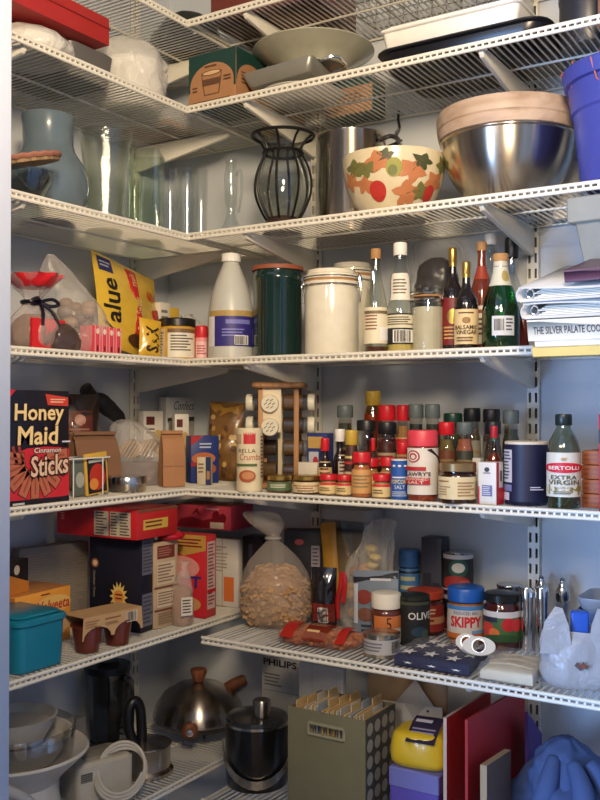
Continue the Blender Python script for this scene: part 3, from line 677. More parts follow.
pr(q, f, [('r', .05, .80, .24, .96, (36, 42, 96)), ('lines', .07, .84, .22, .92, 2, (180, 180, 200)),
  ('t', 'Value', .05, .06, .25, .74, (30, 24, 20), {'rot': 90, 'fat': .02}), ('p', [(.44, .94), (.62, .94), (.60, .12), (.53, .2), (.42, .12)], (200, 44, 40)), ('t', 'Semi-Sweet Morsels', .47, .24, .57, .9, (240, 214, 150), {'rot': 90}),
  ('t', '60', .74, .66, .86, .78, (196, 44, 40), {'fat': .02}), ('t', 'oz', .87, .70, .93, .76, (196, 44, 40)), ('p', [(.80, .55), (.98, .62), (.98, .30), (.78, .22)], (196, 44, 40)), ('e', .5, .12, .16, .07, (80, 44, 24)), ('e', .62, .2, .08, .05, (60, 32, 20))], 2)
q.build('bag_print', t, smooth=False)
A = atX(143, .275); B = atX(156, .262); w = math.hypot(B[0]-A[0], B[1]-A[1])
t = T('small_snack_bag', 'small gold snack bag with dark lettering below the yellow bag', 'bag', ((A[0]+B[0])/2, (A[1]+B[1])/2, z+.002), 1.35, None, -.12, .1)
mb = MB(); f = pillow(mb, w, zpx(A, 318)-z, .026, C((214, 170, 48), .25, coat=.5), 8); mb.build('pouch', t, sharp=80)
q = MB(); pr(q, f, [('t', 'SAX', .2, .12, .8, .8, (40, 28, 18), {'rot': 90, 'fat': .03})], 2); q.build('bag_print', t, smooth=False)
# yellow jar with black lid
p = atX(177, .235)
vessel('spread_jar', 'squarish yellow jar with black lid and pale label', 'jar', p, 37, 319, z, [(.9, 0), (1, .04), (1, .9), (.92, .97), (.9, 1)], C((206, 160, 60), .3, coat=.4), cap=C(BLACK, .35), caph=.17, capr=1.0,
  labels=[(.08, .74, 95, (232, 226, 206), [('lines', .1, .2, .9, .8, 6, (90, 80, 70)), ('r', 0, .86, 1, 1, (120, 90, 60))], 18), (.08, .74, 46, (214, 196, 160), [('lines', .1, .1, .9, .9, 8, (120, 100, 80))], -62)], parts={'cap': 'lid'})
A = atX(160, .13); B = atX(170, .13)
carton('white_carton', 'small white carton behind the yellow jar', 'carton', A, B, .04, z, zpx(A, 302)-z, (222, 218, 206), {'F': [('lines', .1, .5, .9, .9, 4, (120, 120, 120))]})
A = atX(169, .12); B = atX(179, .12)
carton('mustard_carton', 'small mustard yellow carton behind the yellow jar', 'carton', A, B, .04, z, zpx(A, 307)-z, (214, 176, 60))
p = atX(196, .13)
mb = MB(); sack(mb, [(.001, .04, .04, 0, 0), (.04, .05, .045, 0, 0), (.09, .04, .035, -.005, -.006), (.12, .014, .02, -.01, -.02), (.128, .022, .012, -.012, -.026)], FILM(fac=.3), amp=.12, freq=24, seed=31, pleat=.08); tag(mb.build('plastic_bag', loc=(p[0], p[1], z)), 'empty crumpled clear plastic bag behind the vinegar jug', 'bag')
p = atX(201.5, .285)
vessel('pink_bottle', 'tiny pink bottle with red cap beside the vinegar jug', 'bottle', p, 13, 326, z, 'tube', C((232, 150, 156), .3), cap=C((206, 40, 52), .4), caph=.34, capr=.98, labels=[(.08, .55, 110, (236, 190, 190), [('lines', .1, .2, .9, .8, 4, (180, 80, 90))])])

# ------------------------------------------------------------------ canister shelf, back wall
p = atY(231, -.225)
MILK = C((196, 196, 188), .35)
vessel('vinegar_jug', 'translucent white plastic vinegar jug with gold and blue label', 'bottle', p, 46, 254, z, 'jug', MILK, cap=C(WHITE, .4), caph=.07, rib=.04, capr=.42,
  labels=[(.12, .45, 150, (178, 148, 84), [('r', 0, 0, 1, .84, (52, 46, 124)), ('r', 0, 0, .16, .84, (226, 226, 232)), ('r', .36, .62, .78, .74, (120, 120, 190)), ('lines', .3, .25, .7, .5, 3, (130, 130, 200)), ('r', .50, .04, .74, .3, WHITE), ('bars', .51, .05, .73, .28, (30, 30, 40)), ('r', .84, .1, .96, .5, (120, 120, 190))], 8)])
p = atY(277.5, -.20)
vessel('green_canister', 'dark green glazed ceramic canister with terracotta lid', 'canister', p, 50, 267, z, [(.98, 0), (1.03, .01), (1.03, .035), (.97, .05), (.97, .87), (1.0, .885), (1.0, .93), (.96, .945), (.96, 1)], C((20, 46, 44), .12, coat=.8), cap=C((150, 84, 58), .6), caph=.045, capr=1.04, n=48, parts={'cap': 'lid'})
def clampcan(px, w, top, Y, label, name, glass=None, fill=None):
    p = atY(px, Y); R = w*mpp(p)/2; H = zpx(p, top)-z; t = T(name, label, 'canister' if not glass else 'jar', (p[0], p[1], z))
    m = glass or C((232, 226, 206), .15, coat=.8)
    MB().lathe([(0, .001), (R*.93, .001), (R*.97, .008), (R*.97, H*.72), (R*.93, H*.78), (R*.93, H*.80), (R, H*.805), (R, H*.85), (R*.93, H*.855)], m, 48).build('canister_body', t)
    if fill: MB().lathe([(0, .003), (R*.92, .003), (R*.92, H*.70), (0, H*.70)], fill, 40).build('contents', t)
    MB().lathe([(R*.94, H*.857), (R*.95, H*.875), (0, H*.875)], C((196, 140, 80), .5), 40).build('rubber_seal', t)
    MB().lathe([(R*.98, H*.877), (R*1.0, H*.88), (R*1.0, H*.925), (R*.9, H*.94), (R*.86, H*.985), (R*.7, H), (0, H)], m, 48).build('lid', t)
    a = facing(p)+1.25
    for s, an in ((1, a), (1, a+PI)):
        mb = MB(); c, sn = math.cos(an), math.sin(an); o = lambda r, k, zz: (r*c-k*sn, r*sn+k*c, zz)
        mb.tube([o(R*1.0, -.012, H*.82), o(R*1.06, -.012, H*.80), o(R*1.07, -.012, H*.9), o(R*1.02, -.006, H*.95), o(R*1.02, .006, H*.95), o(R*1.07, .012, H*.9), o(R*1.06, .012, H*.80), o(R*1.0, .012, H*.82)], .0016, CHROME, 6)
        mb.tube([o(R*1.04, 0, H*.90), o(R*1.10, 0, H*.78), o(R*1.05, 0, H*.62)], .0018, CHROME, 6); mb.build('wire_clamp', t)
    mb = MB()
    for q in (.81, .90): mb.tube([(R*1.01*math.cos(i*PI/20), R*1.01*math.sin(i*PI/20), H*q) for i in range(40)], .0013, CHROME, 6, closed=True)
    mb.build('wire_band', t); return t
clampcan(331.5, 56, 270, -.205, 'white ceramic canister with wire clamp lid, next to the dark green canister', 'clamp_canister')
clampcan(352, 42, 263, -.075, 'white ceramic clamp canister half hidden behind the front white canister', 'clamp_canister')
def bot(px, w, top, Y, name, label, cat='bottle', **k): return vessel(name, label, cat, atY(px, Y), w, top, z, **k)
CORK = C((176, 132, 84), .7)
LBL = (228, 218, 190)
bot(376, 24, 249, -.235, 'vinegar_bottle', 'clear bottle with tan stopper, pale label and dark dregs', shape='slope', body=G((238, 240, 232), .08), fill=C((82, 30, 24), .3), ff=.08, cap=CORK, caph=.085, labels=[(.10, .44, 150, LBL, [('lines', .12, .35, .6, .8, 5, (140, 90, 60)), ('r', .62, .08, .95, .45, WHITE), ('r', .1, .82, .9, .9, (120, 100, 70))])])
bot(400.5, 28, 243, -.21, 'rice_vinegar_bottle', 'clear square shouldered bottle with white cap and black barcode label', shape=[(.93, 0), (1, .02), (1, .40), (.96, .46), (.80, .54), (.74, .60), (.74, .72), (.62, .80), (.46, .86), (.44, 1)], body=G((240, 242, 236), .08), fill=C((214, 190, 112), .2), ff=.17, cap=C(WHITE, .45), caph=.10, labels=[(.09, .36, 150, BLACK, [('r', .04, .52, .96, .95, (214, 206, 180)), ('lines', .1, .6, .9, .9, 4, (70, 60, 40)), ('r', .3, .04, .9, .46, WHITE), ('bars', .34, .06, .8, .44, BLACK)]), (.48, .72, 120, (232, 228, 214), [('lines', .15, .2, .85, .8, 5, (120, 110, 90))])])
# clear bag with dark contents, behind
p = atY(437, -.075)
t = T('dark_goods_bag', 'clear plastic bag of dark goods standing behind the glass clamp jar', 'bag', (p[0], p[1], z))
mb = MB(); sack(mb, [(.001, .05, .04, 0, 0), (.05, .058, .048, 0, 0), (.13, .056, .05, 0, 0), (.19, .062, .05, .004, 0), (.235, .055, .04, 0, 0), (.252, .03, .02, -.01, 0)], FILM((170, 170, 176), .05, .12, 22, 1, .3), amp=.1, freq=22, seed=41, pleat=.08); mb.build('clear_bag', t)
mb = MB(); sack(mb, [(.002, .045, .036, 0, 0), (.06, .05, .042, 0, 0), (.14, .046, .04, 0, 0), (.19, .04, .03, 0, 0), (.21, .015, .015, 0, 0)], C((44, 42, 44), .35, var=.5, scale=50), amp=.16, freq=34, seed=44); mb.build('dark_goods', t)
z_ = z
clampcan(428, 34, 288, -.195, 'glass jar with wire clamp lid between the clear and the dark bottles', 'clamp_jar', G((236, 240, 236), .09), C((222, 210, 188), .6))
DKG = C((26, 18, 16), .12, coat=.8)
bot(466.5, 24, 262, -.245, 'balsamic_bottle', 'dark balsamic vinegar bottle with gold cap and cream label', shape='vinegar', body=DKG, cap=GOLD, caph=.12, seal=GOLD, labels=[(.07, .46, 150, (222, 196, 142), [('lines', .25, .84, .75, .93, 1, (90, 50, 30)), ('t', 'BALSAMIC', .12, .42, .88, .54, (60, 34, 22), {'fat': .02}), ('t', 'VINEGAR', .16, .28, .84, .40, (60, 34, 22), {'fat': .02}), ('e', .5, .68, .12, .09, (150, 110, 60)), ('lines', .2, .06, .8, .22, 2, (110, 80, 50))])])
bot(453, 23, 248, -.175, 'red_label_bottle', 'dark bottle with gold cap and dark red label behind the balsamic', shape='vinegar', body=DKG, cap=GOLD, caph=.12, seal=GOLD, labels=[(.08, .52, 150, (120, 26, 28), [('e', .5, .6, .2, .16, GOLD), ('lines', .2, .1, .8, .4, 4, (200, 160, 90))])])
bot(482, 22, 242, -.155, 'red_vinegar_bottle', 'red wine vinegar bottle with cork coloured cap', shape='bottle', body=C((112, 46, 28), .12, coat=.8), cap=CORK, caph=.07, labels=[(.08, .42, 140, (216, 208, 196), [('r', 0, .8, 1, .9, (130, 30, 30)), ('lines', .2, .2, .8, .7, 4, (90, 60, 50))]), (.66, .78, 150, (158, 60, 40), [])])
bot(501, 37, 254, -.235, 'green_bottle', 'bright green glass bottle with tan cap and small white label', shape='slope', body=G((60, 168, 96), .10), fill=C((18, 96, 50), .15), ff=.5, cap=CORK, caph=.07, seal=C((206, 200, 180), .5), labels=[(.14, .34, 70, (206, 208, 206), [('bars', .1, .25, .55, .85, (60, 60, 60)), ('lines', .6, .2, .95, .9, 4, (80, 80, 80))], 8), (.66, .86, 150, (206, 204, 186), [('e', .7, .5, .16, .3, (170, 150, 90))])])
bot(512, 22, 238, -.085, 'black_capped_bottle', 'clear glass bottle with a tall black cap behind the green bottle', shape='sauce', body=G((236, 240, 240), .1), fill=C((44, 30, 28), .3), ff=.34, cap=C(BLACK, .35), caph=.15, capr=.62)
bot(491, 19, 234, -.055, 'white_capped_bottle', 'white capped clear bottle at the back near the upright', shape='bottle', body=G((236, 240, 240), .1), fill=C((196, 190, 180), .4), ff=.5, cap=C(WHITE, .45), caph=.08, capr=.62)

# ------------------------------------------------------------------ stacked books and binders
def book(name, label, px, Y, zb, th, ln, dp, cover, title=None, page=(232, 224, 204), rz=0, cat='book', ink_=(40, 40, 60), soft=False, tilt=0):
    p = atY(px, Y); t = T(name, label, cat, (p[0], p[1], zb), rz); t.rotation_euler.y = tilt
    cv = C(cover, .45, coat=.2); mb = MB(); e = .0025 if not soft else .0012
    mb.box((ln/2, dp/2, e/2), (ln, dp, e), cv); mb.box((ln/2, dp/2, th-e/2), (ln, dp, e), cv); mb.box((ln/2, e/2, th/2), (ln, e, th), cv); mb.build('cover', t, bevel=.0006)
    pg = MB(); pg.box((ln/2, dp/2+.002, th/2), (ln-.008, dp-.008, th-2*e-.0004), C(page, .7, var=.12, scale=200)); pg.build('pages', t)
    if title:
        q = MB(); pr(q, flat((0, 0, 0), (ln, 0, 0), (0, 0, th), (0, -1, 0)), [('t', title, .03, .32, .47, .68, ink_, {'fat': .008})]); q.build('spine_title', t, smooth=False)
    return t
TH = .27; SB = 1.4905
def stk(px, h):
    p = atY(px, -.405); return (p[0], -.405-h*math.sin(TH), SB+h*math.cos(TH))
def rest(o, px, h): o.location = stk(px, h); o.rotation_euler.x = TH
rest(book('softcover_book', 'thin yellow softcover at the bottom of the cookbook stack', 534, -.325, 0, .016, .30, .22, (226, 196, 104), soft=True), 533, 0)
rest(book('softcover_book', 'thin white softcover between the yellow one and the titled cookbook', 536, -.32, 0, .0095, .31, .22, (224, 222, 216), soft=True), 536, .0163)
rest(book('cookbook', 'pale cookbook titled THE SILVER PALATE COOKBOOK along its spine', 530, -.325, 0, .034, .32, .235, (226, 220, 200), 'THE SILVER PALATE COOKBOOK'), 530, .0262)
book('red_book', 'dark red book standing upright behind the book stack', 520, -.12, z, .085, .018, .09, (92, 34, 36))
# ring binders: soft curved covers
def binder(label, px, Y, zb, th, rz, seed):
    p = atY(px, Y); t = T('ring_binder', label, 'binder', (p[0], p[1], zb), rz); cv = C((204, 202, 196), .4, coat=.2)
    P = spline([(0, th*.95), (-.004, th*.8), (-.006, th*.5), (-.004, th*.15), (0, .003)], 4)
    top = [(x, th-.0015+.004*math.sin(x*18+seed)) for x in [k*.03 for k in range(12)]]; bot_ = [(k*.03, .0016) for k in range(12)]
    def sheet(pts, th2, y0, y1, m, mb):
        n = len(pts); rings = []
        for y in (y0, y1): rings.append([(x, y, q) for x, q in pts]+[(x+.0012, y, q-th2) for x, q in pts[::-1]])
        mb.loft(rings, m)
    mb = MB(); path = top[::-1]+P+bot_; path = [(x, q) for x, q in path]
    rings = []
    for y in (0, .25):
        rings.append([(x, y, q) for x, q in path])
    vs = rings[0]+rings[1]; n = len(path)
    mb.add(vs, [[i, i+1, n+i+1, n+i] for i in range(n-1)], cv)
    o = mb.build('cover', t, sharp=60); s = o.modifiers.new('thickness', 'SOLIDIFY'); s.thickness = .0022; s.offset = 1
    pg = MB()
    for k in range(6):
        zq = .004+(th-.010)*k/6; pg.box((.175+.006*(k % 3), .125, zq+.0018), (.31, .225, (th-.012)/6*.72), C((236-6*(k % 2), 230, 216), .7))
    pg.build('paper_leaves', t)
    mb = MB(); mb.tube([(.012+.006*math.cos(a*PI/8), .02, th/2+th*.30*math.sin(a*PI/8)) for a in range(16)], .0014, CHROME, 6, closed=True); mb.build('binder_ring', t)
    return t
rest(binder('white ring binder lying directly on the titled cookbook', 528, -.33, 0, .025, .0, 1), 528, .0607)
rest(binder('white ring binder on the upper part of the book stack, slightly splayed', 525, -.325, 0, .025, -.03, 2.4), 525, .0885)
rest(book('hardback_book', 'small hardback with purple brown cover lying on top of the binders', 571, -.31, 0, .018, .24, .15, (96, 60, 76), page=(226, 220, 214), rz=-.05), 571, .118)
p = atY(580, -.33)
t = T('file_box', 'grey lidded cardboard box tilted on top of the books', 'box', (p[0]+.125, -.235, 1.652), -.06, None, .06, 0)
GY = C((132, 132, 122), .55); hb = .112
mb = MB(); mb.rbox(.27, .19, 0, hb, GY, r=.004, taper=.88); mb.build('box_body', t)
mb = MB(); mb.rbox(.28, .20, hb*.64, hb+.002, C((144, 144, 134), .55), r=.004, e=.002); mb.build('box_lid', t)
# ------------------------------------------------------------------ spice shelf, side wall
z = DK[4]
BRN = (92, 44, 30)
A = atX(6.5, .288); B = atX(69, .288); hh = zpx(B, 391)-z
NAVY = (20, 18, 32); CR2 = (246, 214, 150)
its = [('p', [(0, .36), (.12, .44), (.3, .49), (.6, .50), (.85, .49), (1, .47), (1, .05), (.0, .0)], (206, 40, 52)), ('r', 0, 0, 1, .045, NAVY)]
for k, an in enumerate((172, 197, 222, 246, 270, 294, 318, 343, 8)):
    a = math.radians(an); W_, H_ = .155, .19; ox, oy = .068, .072; rr_ = .052 if 0 < k < 8 else .056; L = .026; wd = .0098
    def R_(x, y, a=a, rr_=rr_): return ((ox+(rr_+x)*math.cos(a)-y*math.sin(a))/W_, max(.005, (oy+(rr_+x)*math.sin(a)*.80+y*math.cos(a))/H_))
    e = .0022; its += [('p', [R_(-L-e, -wd-e), R_(L+e, -wd-e), R_(L+e, wd+e), R_(-L-e, wd+e)], (96, 36, 28), {'lay': 2}), ('p', [R_(-L, -wd), R_(L, -wd), R_(L, wd), R_(-L, wd)], (186, 104, 74), {'lay': 3}), ('p', [R_(-L*.7, -wd*.2), R_(L*.7, -wd*.2), R_(L*.7, wd*.2), R_(-L*.7, wd*.2)], (150, 76, 54), {'lay': 4})]
for cu in (.13, .22):
    its += [('p', [(cu, .36), (cu+.05, .35), (cu-.02, .52), (cu-.06, .51)], (150, 60, 40), {'lay': 3})]
its += [('p', [(.60, .97), (.98, .94), (.98, .86), (.64, .87)], (206, 66, 48), {'lay': 1}), ('lines', .68, .885, .94, .93, 2, (240, 200, 170), {'lay': 2}), ('p', [(0, 1), (.14, 1), (0, .90)], (196, 40, 48), {'lay': 1}),
  ('t', 'Honey', .10, .68, .90, .885, (60, 34, 30), {'fat': .05, 'lay': 4, 'slant': .01}), ('t', 'Honey', .105, .69, .895, .88, CR2, {'fat': .02, 'lay': 6, 'slant': .01}),
  ('t', 'Maid', .15, .515, .80, .69, (60, 34, 30), {'fat': .05, 'lay': 4, 'slant': .01}), ('t', 'Maid', .155, .52, .795, .685, CR2, {'fat': .02, 'lay': 6, 'slant': .01}),
  ('t', 'Cinnamon', .40, .445, .86, .495, (70, 30, 30), {'fat': .05, 'lay': 6}), ('t', 'Cinnamon', .41, .448, .85, .492, (244, 226, 214), {'fat': .01, 'lay': 8}),
  ('t', 'Sticks', .34, .22, .99, .435, (52, 26, 24), {'fat': .075, 'lay': 6, 'rise': .02}), ('t', 'Sticks', .36, .235, .97, .42, (232, 196, 164), {'fat': .02, 'lay': 9, 'rise': .02}), ('r', .80, .535, .94, .55, (210, 210, 220)), ('r', .02, .012, .2, .03, (200, 200, 200))]
carton('cracker_box', 'tall navy and red cracker box reading Honey Maid Cinnamon Sticks', 'box', A, B, .066, z, hh, NAVY, {'F': its, 'L': [('lines', .15, .3, .85, .7, 9, (190, 190, 190))]}, rough=.35)
p = atX(22, .13)
mb = MB(); sack(mb, [(.001, .05, .05, 0, 0), (.06, .055, .055, 0, 0), (.15, .05, .055, 0, 0), (.195, .03, .04, 0, 0), (.21, .01, .02, 0, 0)], C((42, 40, 52), .5), amp=.12, freq=24, seed=7); tag(mb.build('dark_cloth_bag', loc=(p[0], p[1]-.01, z)), 'dark lumpy cloth bag rising behind the cracker box', 'bag')
p = atX(78, .11)
t = T('coffee_bag', 'dark brown foil bag with reddish front panel beside the cracker box', 'bag', (p[0], p[1], z), PI/2-.5, None, -.05)
mb = MB(); f = pillow(mb, .10, zpx(p, 394)-z, .06, C((40, 28, 26), .3, coat=.4), 5, .09); mb.build('pouch', t, sharp=80)
q = MB(); pr(q, f, [('r', .2, .42, .8, .82, (98, 44, 34)), ('e', .5, .72, .12, .06, (176, 130, 110)), ('e', .48, .52, .16, .09, (128, 62, 46)), ('lines', .25, .56, .75, .64, 2, (160, 110, 90))], 2); q.build('bag_print', t, smooth=False)
# black closed umbrella-like handle lying over the bags
p = atX(95, .10)
t = T('folding_umbrella', 'black folded umbrella lying slanted over the bags against the wall', 'umbrella', (p[0], p[1], zpx(p, 397)))
A3 = Vector((0, 0, 0)); p2 = atX(119, .09); B3 = Vector((p2[0]-p[0], p2[1]-p[1]+.01, zpx(p2, 420)-zpx(p, 397)))
BK = C((22, 22, 26), .55)
mb = MB(); mb.tube([A3.lerp(B3, k/8) for k in range(9)], [.012, .019, .021, .020, .020, .018, .017, .016, .010], BK, 12); mb.build('folded_canopy', t)
mb = MB(); mb.tube([A3-(B3-A3)*.35, A3-(B3-A3)*.33, A3], [.013, .016, .010], C((16, 16, 18), .3), 12); mb.build('handle', t)
# brown paper bag with dark writing
def paperbag(px0, px1, X, top, label, dep, rz_, w_=None, print_=None, colr=(150, 112, 78)):
    a, b = atX(px0, X), atX(px1, X); h = zpx(a, top)-z; w = w_ or (b[1]-a[1]); t = T('paper_bag', label, 'bag', ((a[0]+b[0])/2-dep/2, (a[1]+b[1])/2, z), rz_)
    m = C(colr, .8, var=.12, scale=25, bump=.25); mb = MB()
    def rg(w, d, zz, k=0): return [(-w/2, -d/2+k, zz), (0, -d/2-.003+k, zz), (w/2, -d/2+k, zz), (w/2*.86, k, zz), (w/2, d/2+k, zz), (0, d/2+.003+k, zz), (-w/2, d/2+k, zz), (-w/2*.86, k, zz)]
    mb.loft([rg(w, dep, .001), rg(w*1.02, dep, h*.3), rg(w*.99, dep*.95, h*.6), rg(w*.97, dep*.5, h*.86, .002), rg(w*.96, dep*.12, h*.93, .004), rg(w*.96, dep*.10, h, .004)], m); mb.build('bag_body', t, sharp=12)
    fl = MB(); fl.box((0, -dep*.10, h*.965), (w*.97, .006, h*.05), m); fl.build('folded_top', t, bevel=.001)
    if print_: q = MB(); pr(q, flat((-w/2, -dep/2-.004, 0), (w, 0, 0), (0, dep*.02, h*.6), (0, -1, 0)), print_); q.build('bag_print', t, smooth=False)
    return t
paperbag(90, 117, .195, 432, 'brown paper bag with dark printing behind the wire packet rack', .06, PI/2-.35, .10, [('lines', .2, .78, .8, .98, 2, (60, 40, 34))], (128, 92, 66))
paperbag(167, 191, .262, 431, 'tall plain brown paper bag folded shut at the top, beside the round tin', .042, PI/2-.62, .050, [('r', .0, .62, 1, .63, (130, 92, 62))], (176, 126, 86))
# little white wire rack with packets
a, b = atX(62, .27), atX(110, .27); W = b[1]-a[1]
t = T('packet_rack', 'small white wire rack holding seasoning packets by the cracker box', 'rack', (.245, (a[1]+b[1])/2, z), PI/2)
zt = zpx(b, 457)-z; RW = C((226, 224, 216), .35)
for k, y in enumerate((-.025, .025)):
    mb = MB(); mb.tube([(-W/2, y, zt), (W/2, y, zt)], .0016, RW, 6)
    for x in (-W/2+.03, W/2-.02): mb.tube([(x, y, .002), (x, y, zt)], .0014, RW, 6)
    mb.build('wire_side', t)
for x, q in ((-W/2+.03, .002), (W/2-.02, .002), (-W/2, zt), (W/2, zt)):
    mb = MB(); mb.tube([(x, -.025, q), (x, .025, q)], .0014, RW, 6); mb.build('cross_wire', t)
PK = [(87, 109, .262, 452, (214, 172, 70), 'yellow framed seasoning packet with red food picture in the wire rack', [('r', .08, .04, .92, .88, (30, 26, 32)), ('e', .52, .42, .36, .32, (186, 50, 32)), ('e', .34, .26, .2, .14, (222, 140, 60)), ('lines', .14, .72, .92, .88, 1, (190, 190, 180))]),
      (82, 100, .247, 457, (190, 40, 40), 'red seasoning packet behind the yellow framed one in the rack', []), (74, 88, .258, 456, (96, 104, 96), 'greenish grey foil packet at the cracker box end of the rack', [('e', .5, .4, .3, .2, (170, 170, 160))])]
for px0, px1, X, top, col, lb, its in PK:
    a, b = atX(px0, X), atX(px1, X)
    carton('seasoning_packet', lb, 'packet', a, b, .005, z+.003, zpx(b, top)-z-.003, col, {'F': its} if its else None, 'seasoning packets in the wire rack', roll=-.08 if its else .02, rough=.3)
# crackers in clear plastic sleeves
p = atX(138, .14)
t = T('cracker_sack', 'crumpled clear plastic sack of pale crackers behind the round tin', 'bag', (p[0], p[1], z), .5)
mb = MB(); sack(mb, [(.001, .06, .042, 0, 0), (.03, .066, .046, 0, 0), (.08, .064, .042, 0, 0), (.115, .05, .034, -.012, 0), (.14, .03, .024, -.026, 0), (.15, .008, .012, -.034, 0)], FILM((214, 208, 205), .3), amp=.10, freq=22, seed=51, pleat=.09); mb.build('clear_sack', t)
mb = MB(); rnd = random.Random(8)
for k in range(11): M = Matrix.Translation((-.035+k*.007, .0, .082+.004*math.sin(k))) @ Matrix.Rotation(.55, 4, 'Y'); mb.box((0, 0, 0), (.005, .042, .042), C((196, 164, 126), .7), M)
mb.build('crackers', t, bevel=.0012)
mb = MB(); sack(mb, [(.002, .05, .034, 0, 0), (.03, .055, .037, 0, 0), (.052, .045, .03, 0, 0)], C((112, 92, 84), .6, var=.4, scale=50), amp=.12, freq=30, seed=5); mb.build('lower_contents', t)
p = atX(134, .262); R = 19.5*mpp(p); h = zpx(p, 476)-z
t = T('round_tin', 'low round silver tin at the front of the side-wall spice shelf', 'tin', (p[0]-.02, p[1], z))
MB().lathe([(0, 0), (R*.97, 0), (R, .002), (R, h*.62)], STEELB, 40).build('tin_body', t)
MB().lathe([(R*1.03, h*.55), (R*1.03, h*.93), (R*.99, h), (0, h)], STEEL, 40).build('lid', t)
# cards and small boxes in the corner
A = atX(166, .055); B = atX(204, .095)
carton('script_box', 'white box with grey script lettering standing in the shelf corner', 'box', A, B, .04, z, zpx(A, 397)-z, (216, 216, 216), {'F': [('t', 'Confection', .18, .84, .9, .95, (70, 74, 84), {'slant': .05}), ('p', [(.04, .74), (.92, .76), (.92, .70), (.04, .68)], (44, 50, 48)), ('r', .06, .0, .9, .70, (150, 146, 140)), ('e', .4, .5, .2, .12, (196, 170, 110))]})
for px0, px1, X0, X1, top, lb in ((144, 163, .075, .09, 411, 'white card packet with dark red emblem nearest the side-wall upright'), (175, 189, .13, .15, 414, 'white card packet with dark red emblem standing before the script box')):
    A = atX(px0, X0); B = atX(px1, X1)
    carton('mix_packet', lb, 'packet', A, B, .03, z, zpx(A, top)-z, (222, 216, 206), {'F': [('r', .12, .8, .55, .92, (96, 36, 34)), ('lines', .1, .66, .7, .76, 2, (120, 100, 90)), ('e', .72, .55, .3, .18, (196, 168, 110))]}, 'white mix packets in the corner')
A = atX(191, .225); B = atX(219, .265)
carton('cookie_box', 'blue and red mix box with baked food picture in the shelf corner', 'box', A, B, .045, z, zpx(A, 436)-z, (38, 58, 128), {'F': [('p', [(0, 1), (.45, 1), (.2, .88), (0, .8)], (178, 44, 48)), ('e', .45, .52, .42, .13, (196, 110, 62)), ('e', .6, .3, .3, .12, (176, 84, 52)), ('lines', .3, .72, .8, .86, 2, (190, 200, 230)), ('r', 0, .36, .5, .44, (170, 40, 44))], 'R': [('r', .1, .3, .9, .8, (150, 156, 170)), ('lines', .15, .35, .85, .75, 6, (60, 60, 80))]})
A = atX(197, .262); B = atX(211, .292)
carton('small_mix_box', 'small cream and navy mix carton in front of the blue box', 'box', A, B, .018, z, zpx(A, 457)-z, (214, 202, 172), {'F': [('r', .62, 0, 1, 1, (38, 48, 100)), ('r', .7, .2, .92, .5, (170, 130, 80)), ('lines', .1, .4, .5, .8, 3, (140, 120, 90))]})
# gold patterned bag by the spice rack
p = atY(222, -.075)
t = T('gold_pasta_bag', 'gold and brown leaf patterned bag beside the wooden spice rack', 'bag', (p[0], p[1], z), .1, None, -.06, .05)
mb = MB(); f = pillow(mb, .10, zpx(p, 402)-z, .05, C((132, 96, 54), .3, var=.55, scale=45, coat=.4), 9, .1); mb.build('pouch', t, sharp=80)
q = MB(); rnd = random.Random(12); q_items = [('p', [(0, .98), (1, .98), (.9, .84), (.7, .9), (.4, .82), (.1, .9)], (196, 146, 62))]
for i in range(26): cu, cv = .12+.76*rnd.random(), .05+.76*rnd.random(); q_items.append(('e', cu, cv, .05+.03*rnd.random(), .03+.02*rnd.random(), rnd.choice(((196, 160, 90), (96, 60, 36), (160, 112, 60), (206, 176, 116))), {'lay': 1+i % 3}))
pr(q, f, q_items, 2); q.build('bag_print', t, smooth=False)

# ------------------------------------------------------------------ wooden spice rack
WD = WOOD((150, 104, 64), (186, 138, 92), 30)
A, B = atY(236, -.20), atY(309, -.20); W = B[0]-A[0]; cx = (A[0]+B[0])/2; cy = -.165
zt = zpx((cx, cy), 383)-z
RA = .48
t = T('spice_rack', 'wooden spice rack with four tiers of jars lying on their sides', 'spice rack', (cx, cy, z), RA)
hw = .043; hd = .042
mb = MB(); mb.rbox(hw*2+.03, hd*2+.03, zt-.012, zt, WD, r=.012); mb.build('top_board', t)
mb = MB(); mb.rbox(hw*2+.02, hd*2+.02, 0, .012, WD, r=.01); mb.build('base_board', t)
for x in (-hw+.004, hw-.004):
    for y in (-hd+.004, hd-.004):
        mb = MB(); mb.box((x, y, zt/2), (.011, .011, zt-.024), WD); mb.build('post', t, bevel=.001)
mb = MB(); mb.box((0, 0, zt/2), (.010, .010, zt-.024), C((206, 190, 158), .6)); mb.build('inner_panel', t, bevel=.001)
mb = MB(); mb.box((-hw*.42, -hd+.001, zt*.74), (hw*1.12, .003, zt*.42), C((226, 212, 182), .6))
mb.build('label_panel', t, bevel=.0006)
fillc = [(86, 62, 44), (110, 84, 52), (74, 58, 46), (120, 88, 60)]
